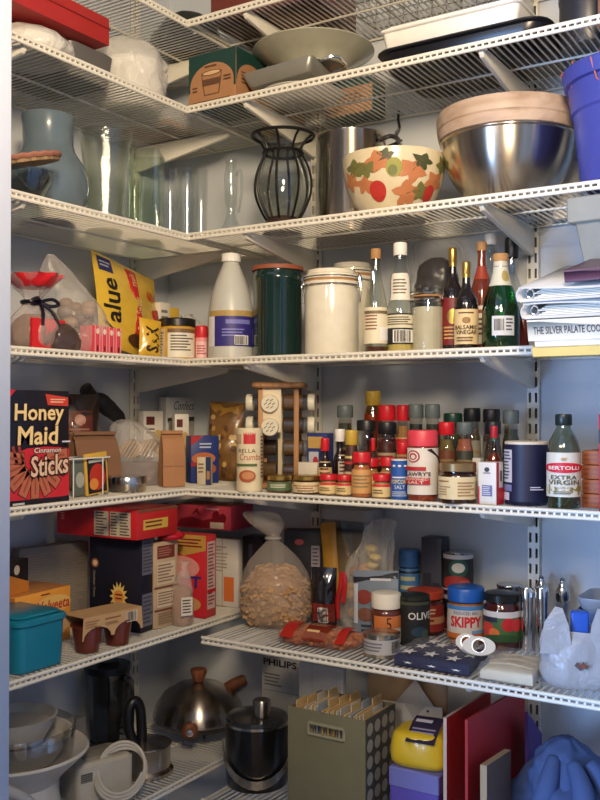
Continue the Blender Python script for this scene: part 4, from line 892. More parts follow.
def lyingjar(x, y, zc, ax, lb, k):
    """ax: direction of the cap"""
    r = Matrix.Rotation(RA, 3, 'Z'); q = r @ Vector((x, y, 0)); ang = math.atan2((r @ Vector(ax)).y, (r @ Vector(ax)).x)
    j = T('spice_jar', lb, 'jar', (cx+q.x, cy+q.y, z+zc), ang, 'jars lying in the wooden spice rack'); M = Matrix.Rotation(PI/2, 4, 'Y')
    MB().lathe([(0, .0), (.016, .0), (.0185, .003), (.0185, .052), (.014, .056), (.014, .058)], G((236, 236, 232), .1), 24, M=M).build('glass_body', j)
    MB().lathe([(0, .002), (.0172, .002), (.0172, .044), (0, .044)], C(fillc[k % 4], .8, var=.3, scale=200), 20, M=M).build('contents', j)
    mb = MB(); mb.lathe([(.0184, .055), (.0192, .057), (.0192, .067), (.018, .070), (0, .070)], C((226, 220, 200), .4), 28, M=M); mb.build('cap', j)
    return j
st = (zt-.03)/4; nm = ['lowest tier', 'second tier from the bottom', 'third tier from the bottom', 'uppermost tier']
for k in range(4):
    zc = .012+st*(k+.5)
    lyingjar(.008, -.019, zc, (1, 0, 0), f'jar lying in spice rack, cap toward the dark bottles, {nm[k]}', k)
    lyingjar(-.008, .019, zc, (-1, 0, 0), f'jar lying in spice rack, cap toward the gold bag, {nm[k]}', k+1)
r_ = Matrix.Rotation(RA, 3, 'Z')
for k, (zz, lb) in enumerate(((zt*.80, 'round cream jar cap facing out of the rack panel, upper one'), (zt*.58, 'round cream jar cap facing out of the rack panel, lower one'))):
    q = r_ @ Vector((-hw*.42, -hd-.0012, 0)); j = T('spice_jar', lb, 'jar', (cx+q.x, cy+q.y, z+zz), RA-PI/2, 'capped jars in the rack panel'); M = Matrix.Rotation(PI/2, 4, 'Y')
    MB().lathe([(0, 0), (.0195, 0), (.0195, .008), (.018, .010), (0, .010)], C((226, 218, 194), .4), 32, M=M).build('cap', j)
    mb = MB()
    for i in range(7):
        a = i*PI/3; x, y = (0, 0) if i == 6 else (.009*math.cos(a), .009*math.sin(a)); mb.tube([(.0104, x-.003, y-.0025), (.0108, x, y), (.0104, x+.003, y+.002)], .0008, C((90, 80, 66), .6), 5)
    mb.build('cap_relief', j)

# ------------------------------------------------------------------ spice shelf, back wall: things in front of and beside the rack
def S(px, w, top, Y, name, label, cat='jar', **k): return vessel(name, label, cat, atY(px, Y-.008 if Y < -.25 else Y), w, top, z, **k)
RC = C((206, 32, 44), .35); GC = C((92, 104, 104), .45); BC = C((26, 28, 32), .4)
CRM = (226, 200, 142)
S(249.5, 26, 428, -.278, 'breadcrumb_can', 'cream cardboard breadcrumb can with red panel and bread picture', 'can', shape='can', body=C((228, 214, 178), .5), n=40, labels=[(.02, .985, 170, (230, 216, 180), [('r', .34, .76, .66, .97, (204, 50, 56)), ('t', 'RELLA', .2, .62, .66, .68, (60, 40, 30)), ('t', 'Crumbs', .22, .50, .80, .60, (178, 84, 52), {'slant': .03}), ('r', .1, .40, .7, .44, (90, 110, 60)), ('e', .44, .24, .22, .10, (176, 92, 52)), ('e', .46, .25, .16, .06, (206, 140, 92)), ('lines', .8, .2, .97, .9, 12, (110, 100, 84)), ('r', .14, .78, .3, .92, (190, 160, 130))], 0)])
S(279.5, 25, 475, -.262, 'relish_jar', 'small squat jar with gold lid and green label, next to the breadcrumb can', shape='jar', body=G((230, 226, 210), .08), fill=C((126, 96, 52), .4), ff=.85, cap=GOLD, caph=.24, capr=.97, labels=[(.14, .62, 150, (96, 118, 84), [('lines', .2, .3, .8, .8, 2, (220, 220, 190))])], parts={'cap': 'lid'})
S(306.5, 27, 475, -.265, 'mustard_jar', 'squat jar with gold lid and cream label between relish and red lids', shape='jar', body=G((226, 216, 200), .08), fill=C((104, 70, 44), .4), ff=.9, cap=GOLD, caph=.22, capr=.97, labels=[(.12, .66, 160, (222, 202, 158), [('lines', .2, .34, .8, .5, 1, (150, 40, 36)), ('r', .1, .62, .9, .68, (150, 40, 36)), ('lines', .25, .1, .75, .26, 2, (120, 90, 60))])], parts={'cap': 'lid'})
SP = dict(shape='spice', body=G((240, 236, 226), .08))
def spice(px, w, top, Y, label, fill=(150, 90, 50), cap=RC, lab=CRM, cat='jar', caph=.24, wide=True, **k):
    red = [('r', .1, .78, .9, .98, (204, 44, 50)), ('lines', .15, .2, .6, .6, 2, (110, 90, 60))] if lab == CRM else [('lines', .15, .2, .85, .8, 4, (150, 130, 90))]
    kw = dict(SP); kw.update(k)
    return S(px, w, top, Y, 'spice_bottle', label, cat, fill=C(fill, .8, var=.25, scale=120), ff=.9, cap=cap, caph=caph, capr=.95 if wide else None, rib=.03, labels=[(.10, .62, 160, lab, red)], **kw)
spice(328.5, 19, 474, -.262, 'small red lidded spice jar in the front row, next to the marmalade jar', (186, 150, 92))
spice(344.5, 17, 474.5, -.266, 'small red lidded spice jar in the front row, second from the marmalade jar', (170, 128, 72))
spice(361.5, 20, 452, -.272, 'taller red capped orange spice bottle in the front row', (198, 120, 62), lab=(214, 160, 98), caph=.20)
spice(381.5, 19, 474, -.278, 'small red lidded spice jar in the front row beside the blue popcorn salt', (190, 150, 84))
S(399.5, 17, 459, -.276, 'popcorn_salt', 'slim blue cardboard cylinder of popcorn salt', 'can', shape='tube', body=C((44, 96, 176), .4), cap=C(WHITE, .5), caph=.03, capr=1.0, labels=[(.05, .93, 170, (40, 92, 176), [('t', 'POPCORN', .14, .40, .86, .52, (226, 216, 150), {'fat': .02}), ('t', 'SALT', .3, .26, .7, .36, (226, 226, 220)), ('r', .2, .56, .8, .60, (220, 220, 230)), ('lines', .2, .04, .8, .2, 3, (190, 200, 220)), ('e', .3, .9, .06, .03, WHITE), ('e', .5, .9, .06, .03, WHITE), ('e', .7, .9, .06, .03, WHITE)])])
S(422.5, 31, 430, -.27, 'seasoned_salt', 'large red capped shaker of seasoned salt with white label', 'bottle', shape=[(.95, 0), (1, .02), (1, .93), (.94, .96), (.92, 1)], body=G((230, 214, 200), .08), fill=C((158, 70, 32), .7, var=.2), ff=.96, cap=C((222, 66, 78), .4), caph=.20, capr=1.0, rib=.03,
  labels=[(.10, .75, 168, (226, 218, 204), [('e', .22, .82, .16, .135, (170, 36, 40)), ('e', .22, .82, .125, .105, (226, 218, 204)), ('e', .225, .82, .09, .075, (170, 36, 40)), ('e', .23, .815, .055, .045, (226, 218, 204)), ('p', [(.52, .97), (.98, .66), (.98, .76), (.62, .99)], (40, 30, 30)), ('t', "LAWRY'S", .05, .40, .60, .49, (70, 30, 28), {'fat': .02}), ('r', .0, .52, .5, .60, (186, 36, 40)), ('r', .0, .22, .58, .37, (186, 36, 40)), ('t', 'SEASONED', .03, .31, .55, .36, (240, 230, 216)), ('t', 'SALT', .12, .235, .46, .295, (240, 230, 216)), ('r', .86, 0, .88, 1, (130, 60, 40))], 11)])
S(457.5, 38, 462, -.275, 'preserve_jar', 'wide brown preserve jar with gold lid and cream label', 'jar', shape='jar', body=G((214, 196, 176), .08), fill=C((70, 36, 26), .3), ff=.92, cap=C((150, 124, 84), .35, .6), caph=.19, capr=.94, labels=[(.12, .66, 160, (224, 206, 160), [('lines', .06, .72, .36, .86, 1, (150, 110, 60)), ('lines', .08, .15, .4, .6, 4, (170, 140, 100)), ('lines', .5, .1, .85, .8, 5, (170, 130, 90)), ('bars', .86, .1, .98, .8, (150, 120, 90))])], parts={'cap': 'lid'})
# pepper sauce box and bottle
A = atY(478, -.285); B = atY(495.5, -.29); B = (A[0]+(B[0]-A[0]), -.287)
carton('pepper_sauce_box', 'narrow white and red pepper sauce carton standing upright', 'box', A, B, .032, z, zpx(A, 462)-z, (226, 224, 220), {'F': [('r', 0, 0, .08, .42, (196, 36, 46)), ('r', .22, .2, .78, .46, (110, 116, 160)), ('lines', .26, .22, .74, .44, 5, (210, 210, 226)), ('e', .5, .83, .14, .055, (60, 64, 70)), ('r', .3, .74, .7, .76, (120, 120, 120))], 'R': [('r', 0, 0, .34, 1, (200, 40, 50)), ('r', .34, 0, 1, .4, (196, 36, 50)), ('r', .5, .55, .7, .8, (40, 46, 60))]})
p = atY(488, -.28)
S(494, 14, 426, -.215, 'pepper_sauce_bottle', 'slim pepper sauce bottle with red cap and green neck band', 'bottle', shape='vinegar', body=G((220, 200, 180), .08), fill=C((140, 60, 32), .3), ff=.75, cap=C((178, 30, 40), .35), caph=.14, capr=.52, seal=C((44, 120, 84), .4), labels=[(.1, .45, 150, (206, 200, 176), [('e', .5, .5, .4, .3, (170, 40, 40))])])
# round salt canister (without its figure)
S(526.5, 43, 441, -.235, 'salt_canister', 'wide navy blue cardboard salt canister with pale rim', 'canister', shape='tube', body=C((24, 27, 58), .35), cap=C((222, 210, 190), .5), caph=.045, capr=1.0, n=48, labels=[(.06, .93, 200, (24, 27, 58), [('r', .10, .34, .32, .93, (206, 204, 206)), ('lines', .12, .38, .31, .91, 9, (70, 74, 110)), ('r', .10, .18, .32, .30, (120, 124, 160)), ('r', .10, .02, .28, .16, (206, 204, 206)), ('lines', .56, .2, .76, .28, 2, (200, 200, 220))], -4)])
# olive oil
S(563.5, 33, 414, -.262, 'olive_oil_bottle', 'olive oil bottle with black cap and white label with red oval', 'bottle', shape='oil', body=G((206, 214, 196), .10), fill=C((60, 62, 32), .2), ff=.34, cap=C((24, 40, 38), .35), caph=.105, capr=.50, n=40, rib=0, labels=[(.13, .595, 165, (222, 216, 200), [('p', [(0, 0), (1, 0), (1, .34), (.9, .12), (.1, .12), (0, .34)], (150, 140, 74)), ('e', .5, .66, .5, .13, (232, 200, 190)), ('e', .5, .66, .48, .115, (206, 34, 46)), ('t', 'BERTOLLI', .17, .615, .83, .70, (244, 226, 214), {'fat': .02}), ('t', 'EXTRA', .24, .40, .76, .49, (80, 80, 50), {'fat': .012}), ('t', 'VIRGIN', .18, .28, .82, .385, (80, 80, 50), {'fat': .012}), ('t', 'OLIVE OIL', .32, .19, .68, .235, (100, 96, 70)), ('e', .5, .86, .05, .03, (190, 150, 90)), ('lines', .3, .06, .7, .14, 2, (110, 100, 60))])])
# stacked reddish wooden boxes
A = atY(581, -.245); w = .075
for i in range(4):
    h0 = (zpx(A, 450)-z)/4
    carton('wooden_card_box', ['lowest', 'second lowest', 'second highest', 'uppermost'][i]+' orange brown wooden box stacked beside the olive oil', 'box', (A[0]+.001*(i % 2), A[1]), (A[0]+w, A[1]), .12, z+h0*i, h0-.0012, (168, 98, 58), {'F': [('lines', .05, .2, .95, .85, 2, (140, 74, 42))]}, 'orange brown boxes beside the olive oil', rough=.6)
A = atY(598.5, -.29)
carton('red_carton', 'red carton at the far end of the spice shelf beyond the wooden boxes', 'box', A, (A[0]+.08, A[1]), .07, z, zpx(A, 414)-z, (190, 36, 44), {'F': [('r', .0, .7, 1, .84, (30, 26, 30))]})
# second row
def S2(*a, **k): return S(*a, **k)
A = atY(307, -.215); B = atY(329, -.205)
carton('tea_carton', 'small blue carton with gold top band behind the marmalade jar', 'box', A, (B[0], A[1]), .03, z, zpx(A, 433)-z, (48, 62, 120), {'F': [('r', .06, .74, .8, .94, (196, 160, 90)), ('r', .1, .34, .6, .68, (190, 190, 200)), ('e', .45, .5, .14, .1, (176, 50, 50))]})
A = atY(298, -.232); B = atY(317, -.232)
carton('white_box', 'little plain white carton in front of the blue tea carton', 'box', A, B, .012, z, zpx(A, 462)-z, (222, 214, 196))
S(325, 14, 438, -.245, 'sauce_bottle', 'small dark sauce bottle with red cap and pale label', 'bottle', shape='sauce', body=C((40, 22, 20), .15, coat=.6), cap=RC, caph=.2, capr=.62, labels=[(.08, .58, 150, (206, 178, 130), [('lines', .2, .2, .8, .8, 4, (110, 60, 40))])])
S(340, 13, 429, -.212, 'vanilla_bottle', 'dark extract bottle with white cap', 'bottle', shape='sauce', body=C((34, 22, 22), .15, coat=.6), cap=C(WHITE, .45), caph=.17, capr=.8, labels=[(.08, .6, 90, (196, 178, 156), [('lines', .1, .1, .9, .9, 7, (80, 60, 60))], 30)])
S(351.5, 13, 430, -.232, 'yellow_capped_bottle', 'slim bottle with mustard yellow cap and banded label', 'bottle', shape='spice', body=C((110, 66, 40), .25, coat=.4), cap=C((200, 166, 62), .4), caph=.20, capr=.98, labels=[(.1, .74, 160, (70, 40, 36), [('r', 0, .72, 1, .9, (206, 186, 120)), ('r', 0, .58, 1, .64, (196, 60, 50)), ('r', 0, .1, 1, .4, (206, 190, 150))])])
spice(345, 17, 405, -.135, 'grey capped spice jar standing tall behind the white capped extract', (60, 66, 46), GC, (44, 50, 40), caph=.13, wide=True)
# honey bottle and glass jars further back
S(373, 19, 391, -.075, 'honey_bottle', 'amber honey bottle with yellow cap, topmost of the back row', 'bottle', shape=[(.9, 0), (1, .03), (1, .45), (.9, .55), (.94, .64), (1, .74), (.95, .86), (.66, .97), (.62, 1)], body=G((238, 200, 140), .08), fill=C((156, 72, 22), .2), ff=.88, cap=C((212, 176, 62), .4), caph=.13, capr=.80)
S(366.5, 20, 420, -.150, 'herb_jar', 'square shouldered glass jar with black lid below the honey bottle', shape='jar', body=G((230, 232, 230), .1), fill=C((196, 176, 124), .7), ff=.5, cap=BC, caph=.13, capr=1.0, parts={'cap': 'lid'}, labels=[])
spice(387, 19, 405, -.105, 'red capped spice bottle behind the black lidded jar', (150, 60, 40), RC, caph=.16)
S(387, 19, 422, -.165, 'chili_jar', 'black lidded glass jar with red and cream label', shape='jar', body=G((230, 224, 220), .1), fill=C((96, 50, 38), .7), ff=.85, cap=BC, caph=.15, capr=1.0, parts={'cap': 'lid'}, labels=[(.12, .62, 160, (62, 30, 30), [('r', 0, .55, 1, .9, (170, 150, 120)), ('r', .3, .1, .9, .4, (186, 60, 54)), ('lines', .1, .6, .9, .85, 2, (120, 40, 40))])])
spice(373, 11, 438, -.205, 'slim dark bottle with bright red cap in the second row', (64, 30, 26), RC, (58, 34, 32), caph=.2, wide=False, shape='sauce')
spice(371, 17, 458, -.232, 'red capped spice jar just behind the front orange spice bottle', (186, 150, 88), caph=.2)
spice(388, 17, 457, -.238, 'red capped spice jar behind the popcorn salt neighbour', (176, 140, 86), caph=.2)
spice(403, 14, 405, -.10, 'red capped spice bottle beside the two grey caps', (180, 140, 90), RC, caph=.16)
spice(403, 13, 442, -.20, 'small red capped bottle directly behind the popcorn salt', (176, 70, 50), RC, caph=.2)
spice(416, 16, 404, -.13, 'grey capped herb jar behind the seasoned salt, nearer the red caps', (40, 48, 34), GC, (36, 42, 34), caph=.14)
spice(432.5, 16, 404, -.13, 'grey capped herb jar behind the seasoned salt, nearer the green cap', (48, 54, 36), GC, (36, 42, 34), caph=.14)
S(453, 19, 413, -.075, 'herb_shaker', 'herb shaker with dark green cap in the back row', shape='spice', body=G((226, 230, 226), .1), fill=C((70, 78, 50), .8), ff=.9, cap=C((22, 60, 48), .35), caph=.15, capr=1.0)
spice(446.5, 17, 422, -.165, 'red capped spice jar with red band label beside the seasoned salt', (120, 110, 60), RC, (120, 70, 50), caph=.15)
spice(464.5, 17, 422, -.168, 'grey capped jar with pinkish spice at its bottom', (170, 100, 70), GC, (58, 62, 50), caph=.14)
spice(472, 17.5, 408, -.07, 'tall black capped grinder jar in the back row, nearer the green cap', (90, 84, 76), BC, (150, 146, 136), caph=.14)
spice(491.5, 17.5, 409, -.07, 'tall black capped grinder jar in the back row, nearer the salt canister', (104, 96, 84), BC, (150, 146, 136), caph=.14)
spice(511, 17, 410, -.095, 'grey capped herb jar directly behind the salt canister', (52, 58, 40), GC, (36, 42, 34), caph=.14)
spice(493, 16.5, 421, -.135, 'short black capped jar behind the pepper sauce bottle', (66, 48, 40), BC, (70, 60, 54), caph=.15)
spice(452, 16, 462, -.225, 'low red lidded jar behind the preserve jar, nearer the seasoned salt', (170, 130, 80), caph=.24)
spice(469.5, 14, 462, -.225, 'low red lidded jar behind the preserve jar, nearer the pepper sauce', (170, 130, 80), caph=.24)
A = atY(472, -.185); B = atY(480, -.185)
carton('green_label_jar_box', 'small white carton peeking out behind the low red lids', 'box', A, (B[0], A[1]), .02, z, zpx(A, 458)-z, (206, 206, 196))
# ------------------------------------------------------------------ dry goods shelf, side wall
z = DKL[5]
A = atX(21, .302); B = atX(69, .302); h = zpx(A, 620)-z; w = B[1]-A[1]
TL = C((18, 124, 152), .32, coat=.2)
t = T('teal_tub', 'teal plastic tub with a lid at the doorway end of the dry goods shelf', 'tub', (.302-.078, (A[1]+B[1])/2, z), PI/2)
mb = MB(); mb.rbox(w, .15, 0, h*.86, TL, r=.018, taper=.96); mb.build('tub_body', t)
mb = MB(); mb.rbox(w*1.07, .16, h*.82, h*.95, TL, r=.02, e=.003); mb.rbox(w*.95, .14, h*.95, h, TL, r=.02, e=.003); mb.build('lid', t)
# pudding cups in a sleeve
A = atX(77, .275); B = atX(136, .290); w = math.hypot(B[0]-A[0], B[1]-A[1]); cy = (A[1]+B[1])/2; hs = zpx(A, 617)-z
t = T('pudding_pack', 'brown pudding cups held in a tan cardboard sleeve', 'pack', (.275-.022, cy, z), PI/2-.12)
SL = C((196, 158, 112), .6); cupm = C((104, 46, 34), .3, coat=.4)
for x in (-w*.26, w*.24):
    for y in (-.022,):
        MB().lathe([(0, .001), (.022, .001), (.030, .048), (.033, .050), (.033, .053), (0, .053)], cupm, 30, c=(x, y)).build('cup', t)
mb = MB(); hw = w/2; c1, c2 = -w*.26, w*.24
def arch(cx): return [(cx+.034*math.cos(PI-k*PI/8), .030+.022*math.sin(k*PI/8)) for k in range(9)]
poly = [(-hw, .030)]+arch(c1)+arch(c2)+[(hw, .030), (hw*.96, hs), (-hw*.96, hs)]
for y in (-.054, .012): mb.loft([[(x, y, q) for x, q in poly], [(x, y+.0008, q) for x, q in poly]], SL)
mb.box((0, -.0205, hs), (w*.96, .068, .0012), SL); mb.build('cardboard_sleeve', t)
q = MB(); pr(q, flat((-hw, -.054, .03), (w, 0, 0), (0, 0, hs-.03), (0, -1, 0)), [('r', .72, .42, .9, .9, (226, 216, 200)), ('bars', .73, .45, .89, .88, (50, 40, 40)), ('lines', .36, .72, .62, .84, 1, (140, 92, 60)), ('lines', .04, .5, .3, .85, 3, (160, 120, 84)), ('lines', .36, .5, .6, .64, 2, (160, 120, 84))]); q.build('sleeve_print', t, smooth=False)
# orange box and the packet on it
ORG = (240, 164, 66)
A = atX(16, .175); B = atX(71, .165); hb = zpx(B, 585)-z
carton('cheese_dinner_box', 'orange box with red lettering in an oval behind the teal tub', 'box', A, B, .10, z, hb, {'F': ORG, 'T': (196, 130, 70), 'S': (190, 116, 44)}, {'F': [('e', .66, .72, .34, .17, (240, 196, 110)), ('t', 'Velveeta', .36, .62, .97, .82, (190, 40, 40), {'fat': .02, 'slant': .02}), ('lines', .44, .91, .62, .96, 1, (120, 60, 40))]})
A = atX(9, .16); B = atX(29, .145)
carton('snack_packet', 'black and orange packet lying on the orange box', 'packet', A, B, .05, z+hb+.0008, zpx(A, 563)-z-hb, {'F': (30, 26, 30), 'T': (60, 40, 34), 'S': ORG}, {'F': [('p', [(0, 0), (1, 0), (1, .30), (0, .62)], (206, 128, 50)), ('e', .4, .72, .14, .14, (206, 190, 170))]}, lean=0)
# tall grey carton against the wall, dark box with starburst
A = atX(20, .045); B = atX(89, .075)
carton('grey_carton', 'big flat grey carton standing on edge against the side wall', 'carton', A, B, .03, z, zpx(B, 541)-z, (132, 124, 116), {'F': [('lines', .08, .2, .5, .92, 22, (146, 134, 118)), ('lines', .56, .1, .95, .9, 26, (150, 138, 122)), ('r', .52, 0, .53, 1, (150, 136, 90))]})
B = (.262, atX(141, .262)[1]); A = (.125, B[1]-.012); hn = zpx(B, 538)-z
sun = [(.58+.25*(1 if k % 2 == 0 else .62)*math.cos(k*PI/14)*.72, .36+.165*(1 if k % 2 == 0 else .62)*math.sin(k*PI/14)) for k in range(28)]
carton('oat_box', 'tall navy black box with a yellow starburst under the long red box', 'box', A, B, .05, z, hn, (24, 26, 42), {'F': [('p', sun, (236, 202, 110)), ('e', .58, .36, .10, .07, (226, 150, 70)), ('lines', .52, .32, .66, .40, 2, (140, 60, 40)), ('e', .12, .70, .07, .05, (150, 90, 60)), ('e', .12, .70, .045, .03, (220, 190, 150)), ('t', 'Quaker Oats', .08, .34, .13, .62, (176, 160, 140), {'rot': -90})], 'R': [('r', .1, .60, .9, .97, (112, 114, 128)), ('r', .1, .06, .9, .40, (112, 114, 128)), ('lines', .15, .62, .85, .95, 9, (70, 70, 84)), ('lines', .15, .08, .85, .38, 7, (70, 70, 84))]})
A = atX(154, .262); B = atX(178, .268); ht = zpx(B, 539)-z
carton('rice_mix_box', 'tan box with dark red corner panel standing next to red box', 'box', A, B, .028, z, ht, {'F': (196, 170, 136), 'S': (160, 124, 96)}, {'F': [('r', .14, .80, .86, .95, (118, 50, 44)), ('lines', .18, .82, .82, .93, 4, (176, 120, 100)), ('r', .12, .50, .88, .76, (214, 194, 164)), ('lines', .16, .52, .84, .74, 6, (140, 112, 90)), ('r', .0, .46, 1, .48, (118, 60, 50)), ('r', .12, .24, .88, .44, (214, 194, 164)), ('lines', .16, .26, .84, .42, 5, (140, 112, 90)), ('r', 0, .2, 1, .22, (118, 60, 50)), ('lines', .16, .04, .84, .18, 5, (150, 124, 100))], 'L': [('lines', .2, .1, .8, .9, 16, (120, 90, 70))]})
B = atX(206, .29); A = (.165, B[1]-.015)
px_ = 0
hr = zpx(B, 536)-z
carton('pancake_box', 'red pancake mix box with a blue letter, tan box beside it', 'box', (.172, B[1]-.012), (.29, B[1]), .045, z, hr, {'F': (204, 42, 52), 'S': (206, 60, 64)}, {'F': [('p', [(0, 1), (1, 1), (1, .82), (.5, .74), (0, .86)], (196, 150, 70)), ('lines', .3, .84, .95, .96, 3, (130, 40, 40)), ('e', .42, .6, .44, .14, (226, 150, 140)), ('t', 'T', .66, .36, .90, .50, (40, 50, 120), {'fat': .03}), ('e', .5, .16, .4, .10, (206, 150, 90))], 'R': [('r', .12, .1, .88, .92, (226, 196, 190)), ('lines', .2, .14, .8, .9, 18, (150, 70, 80)), ('r', .12, .3, .88, .34, (204, 42, 52))]})
p = atX(191, .29)
B_ = atX(190, .30)
t = T('nut_bag', 'small clear bag of tan powder with white label in front of the red box', 'bag', (.284, B_[1]-.006, z), .7)
mb = MB(); sack(mb, [(.001, .022, .018, 0, 0), (.02, .025, .02, 0, 0), (.07, .024, .018, 0, 0), (.105, .016, .012, .002, 0), (.125, .006, .006, .004, 0), (.14, .014, .01, .006, 0)], FILM((226, 214, 205), .25), amp=.08, freq=40, seed=61, pleat=.05, n=28); mb.build('clear_bag', t)
mb = MB(); sack(mb, [(.002, .019, .015, 0, 0), (.02, .022, .017, 0, 0), (.07, .021, .015, 0, 0), (.085, .014, .01, 0, 0)], C((158, 116, 82), .8, var=.15), amp=.05, freq=40, seed=3, n=24); mb.build('tan_powder', t)
mb = MB(); mb.box((.0262, 0, .045), (.001, .026, .04), C((222, 214, 200), .5), Matrix.Rotation(-1.2, 4, 'Z')); q = mb.build('paper_label', t)
q = MB(); pr(q, lambda a, b, l: Matrix.Rotation(-1.2, 4, 'Z') @ Vector((.0269, -.013+.026*a, .025+.04*b)), [('lines', .1, .1, .9, .9, 5, (70, 60, 60))]); q.build('label_print', t, smooth=False)
A = atX(219, .25); B = atX(240, .278); hw_ = zpx(A, 537)-z
B2 = atX(241, .29)
carton('white_flap_carton', 'white carton with an orange panel at the end of the row of boxes', 'carton', (.165, B2[1]-.012), (.285, B2[1]-.004), .02, z, zpx(B2, 540)-z, (216, 210, 202), {'F': [('r', .66, .08, .90, .44, (226, 122, 62)), ('lines', .2, .5, .8, .9, 8, (170, 160, 150)), ('r', .62, 0, .64, 1, (170, 160, 150))]})
A = atY(243, -.075); B = atY(266, -.055)
carton('black_carton', 'black carton in the shelf corner behind the clear pasta bag', 'carton', A, (B[0], -.07), .05, z, zpx(A, 536)-z, (30, 30, 34), {'F': [('r', .3, .2, .5, .9, (70, 70, 80))]})
# things lying on top of the boxes
zt = z+hn+.001
B = (.288, atX(137, .288)[1]); A = (.062, B[1]-.006); hh = zpx(B, 511)-zt
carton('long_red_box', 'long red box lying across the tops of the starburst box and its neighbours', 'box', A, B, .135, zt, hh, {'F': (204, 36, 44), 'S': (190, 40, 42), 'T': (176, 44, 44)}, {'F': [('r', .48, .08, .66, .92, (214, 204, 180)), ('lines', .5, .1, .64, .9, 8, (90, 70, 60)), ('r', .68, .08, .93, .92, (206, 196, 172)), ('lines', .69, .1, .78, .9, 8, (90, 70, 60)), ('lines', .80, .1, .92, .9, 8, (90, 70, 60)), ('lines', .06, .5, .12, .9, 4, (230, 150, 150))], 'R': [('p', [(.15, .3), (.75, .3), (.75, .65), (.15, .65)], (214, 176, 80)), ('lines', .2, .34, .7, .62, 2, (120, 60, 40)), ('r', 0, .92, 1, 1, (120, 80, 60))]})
ht2 = z+max(ht, hr)+.001
A = atX(170, .19); B = atX(231, .255)
B = (.29, atX(231, .29)[1]); A = (.13, B[1]-.01)
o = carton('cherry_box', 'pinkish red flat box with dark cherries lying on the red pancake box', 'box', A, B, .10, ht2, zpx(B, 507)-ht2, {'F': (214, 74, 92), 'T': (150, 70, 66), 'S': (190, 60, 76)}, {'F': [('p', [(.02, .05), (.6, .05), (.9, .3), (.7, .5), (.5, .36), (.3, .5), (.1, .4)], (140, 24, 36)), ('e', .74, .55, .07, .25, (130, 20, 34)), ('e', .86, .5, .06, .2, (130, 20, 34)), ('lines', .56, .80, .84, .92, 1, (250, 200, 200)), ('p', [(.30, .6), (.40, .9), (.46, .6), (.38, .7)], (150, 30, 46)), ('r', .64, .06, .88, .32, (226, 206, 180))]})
p = atX(176, .275)
mb = MB(); sack(mb, [(.001, .022, .03, 0, 0), (.008, .027, .034, 0, 0), (.017, .02, .026, 0, 0), (.022, .008, .012, 0, 0)], C((186, 26, 42), .25, var=.3, scale=60, coat=.4), amp=.14, freq=40, seed=8, n=30); tag(mb.build('red_candy_bag', loc=(.262, p[1], z+ht+.001)), 'crumpled glossy red bag squeezed beside the long red box', 'bag')

# ------------------------------------------------------------------ dry goods shelf, back wall
z = DK[5]
def F(px, py): return atZ(px, py, z)
p = atY(276, -.205)
t = T('pasta_bag', 'clear knotted plastic bag full of pasta tubes at the shelf end', 'bag', (p[0], p[1], z), .5)
def top_h(p, y): return zpx(p, y)-z
hb = top_h(p, 527)
PZ = hb/.245
mb = MB(); sack(mb, [(.001, .055, .05, 0, 0), (.02, .074, .064, 0, 0), (.06, .078, .068, 0, 0), (.11, .070, .062, 0, 0), (.15, .046, .04, -.004, 0), (.18, .016, .015, -.006, 0), (.192, .014, .013, -.006, 0), (.215, .034, .024, -.018, 0), (.238, .038, .016, -.034, 0), (.245, .024, .01, -.040, 0)], FILM((200, 190, 178), .26, scale=16), amp=.055, freq=20, seed=71, pleat=.05, top_open=True); mb.build('clear_bag', t)
mb = MB(); PS = [C((196, 150, 98), .55), C((182, 136, 86), .55), C((206, 164, 112), .55)]
sack(mb, [(.004, .046, .042, 0, 0), (.02, .064, .056, 0, 0), (.06, .068, .06, 0, 0), (.10, .060, .054, 0, 0), (.118, .03, .03, 0, 0)], PS[1], amp=.05, n=30)
def inpasta(r):
    a = r.random()*2*PI; u = r.random(); zz = .008+.115*u; k = .94*(.060 if zz < .02 else .070 if zz < .09 else .064-(zz-.09)*.9); return (k*math.cos(a), .87*k*math.sin(a), zz)
bits(mb, 800, inpasta, (.022, .0062, .0045), PS, 4)
o = mb.build('pasta', t); o['kind'] = 'stuff'
mb = MB(); mb.tube([(-.006+.016*math.cos(i*PI/8), .015*math.sin(i*PI/8), .187) for i in range(16)], .003, C((150, 150, 148), .3), 6, closed=True); mb.build('tie', t)
A = atY(284, -.105); B = atY(322, -.07)
carton('navy_pasta_box', 'dark navy box with a small red badge behind the pasta bag', 'box', A, B, .045, z, zpx(A, 530)-z, (28, 28, 42), {'F': [('e', .40, .86, .12, .035, (196, 84, 90)), ('r', .72, .42, .94, .82, (170, 160, 170)), ('lines', .75, .45, .92, .8, 8, (90, 80, 100))], 'T': [('r', 0, 0, 1, .06, (70, 60, 60))]})
p = atY(324, -.175)
t = T('coffee_pouch', 'shiny black foil pouch with barcode between pasta bag and bread bag', 'pouch', (p[0], p[1], z), .3)
mb = MB(); hh = top_h(p, 566); f = pillow(mb, .056, hh*.98, .036, C((28, 22, 24), .16, coat=.7), 14, .12); mb.build('pouch', t, sharp=80)
q = MB(); pr(q, f, [('r', .05, .12, .95, .42, (120, 34, 26)), ('r', .3, .10, .72, .36, (206, 200, 196)), ('bars', .33, .12, .70, .34, (40, 30, 30))], 2); q.build('pouch_print', t, smooth=False)
p = atY(321, -.30)
t = T('rigatoni_pack', 'flat clear red printed pasta pack lying near the shelf edge', 'pack', (p[0], p[1], z), .05)
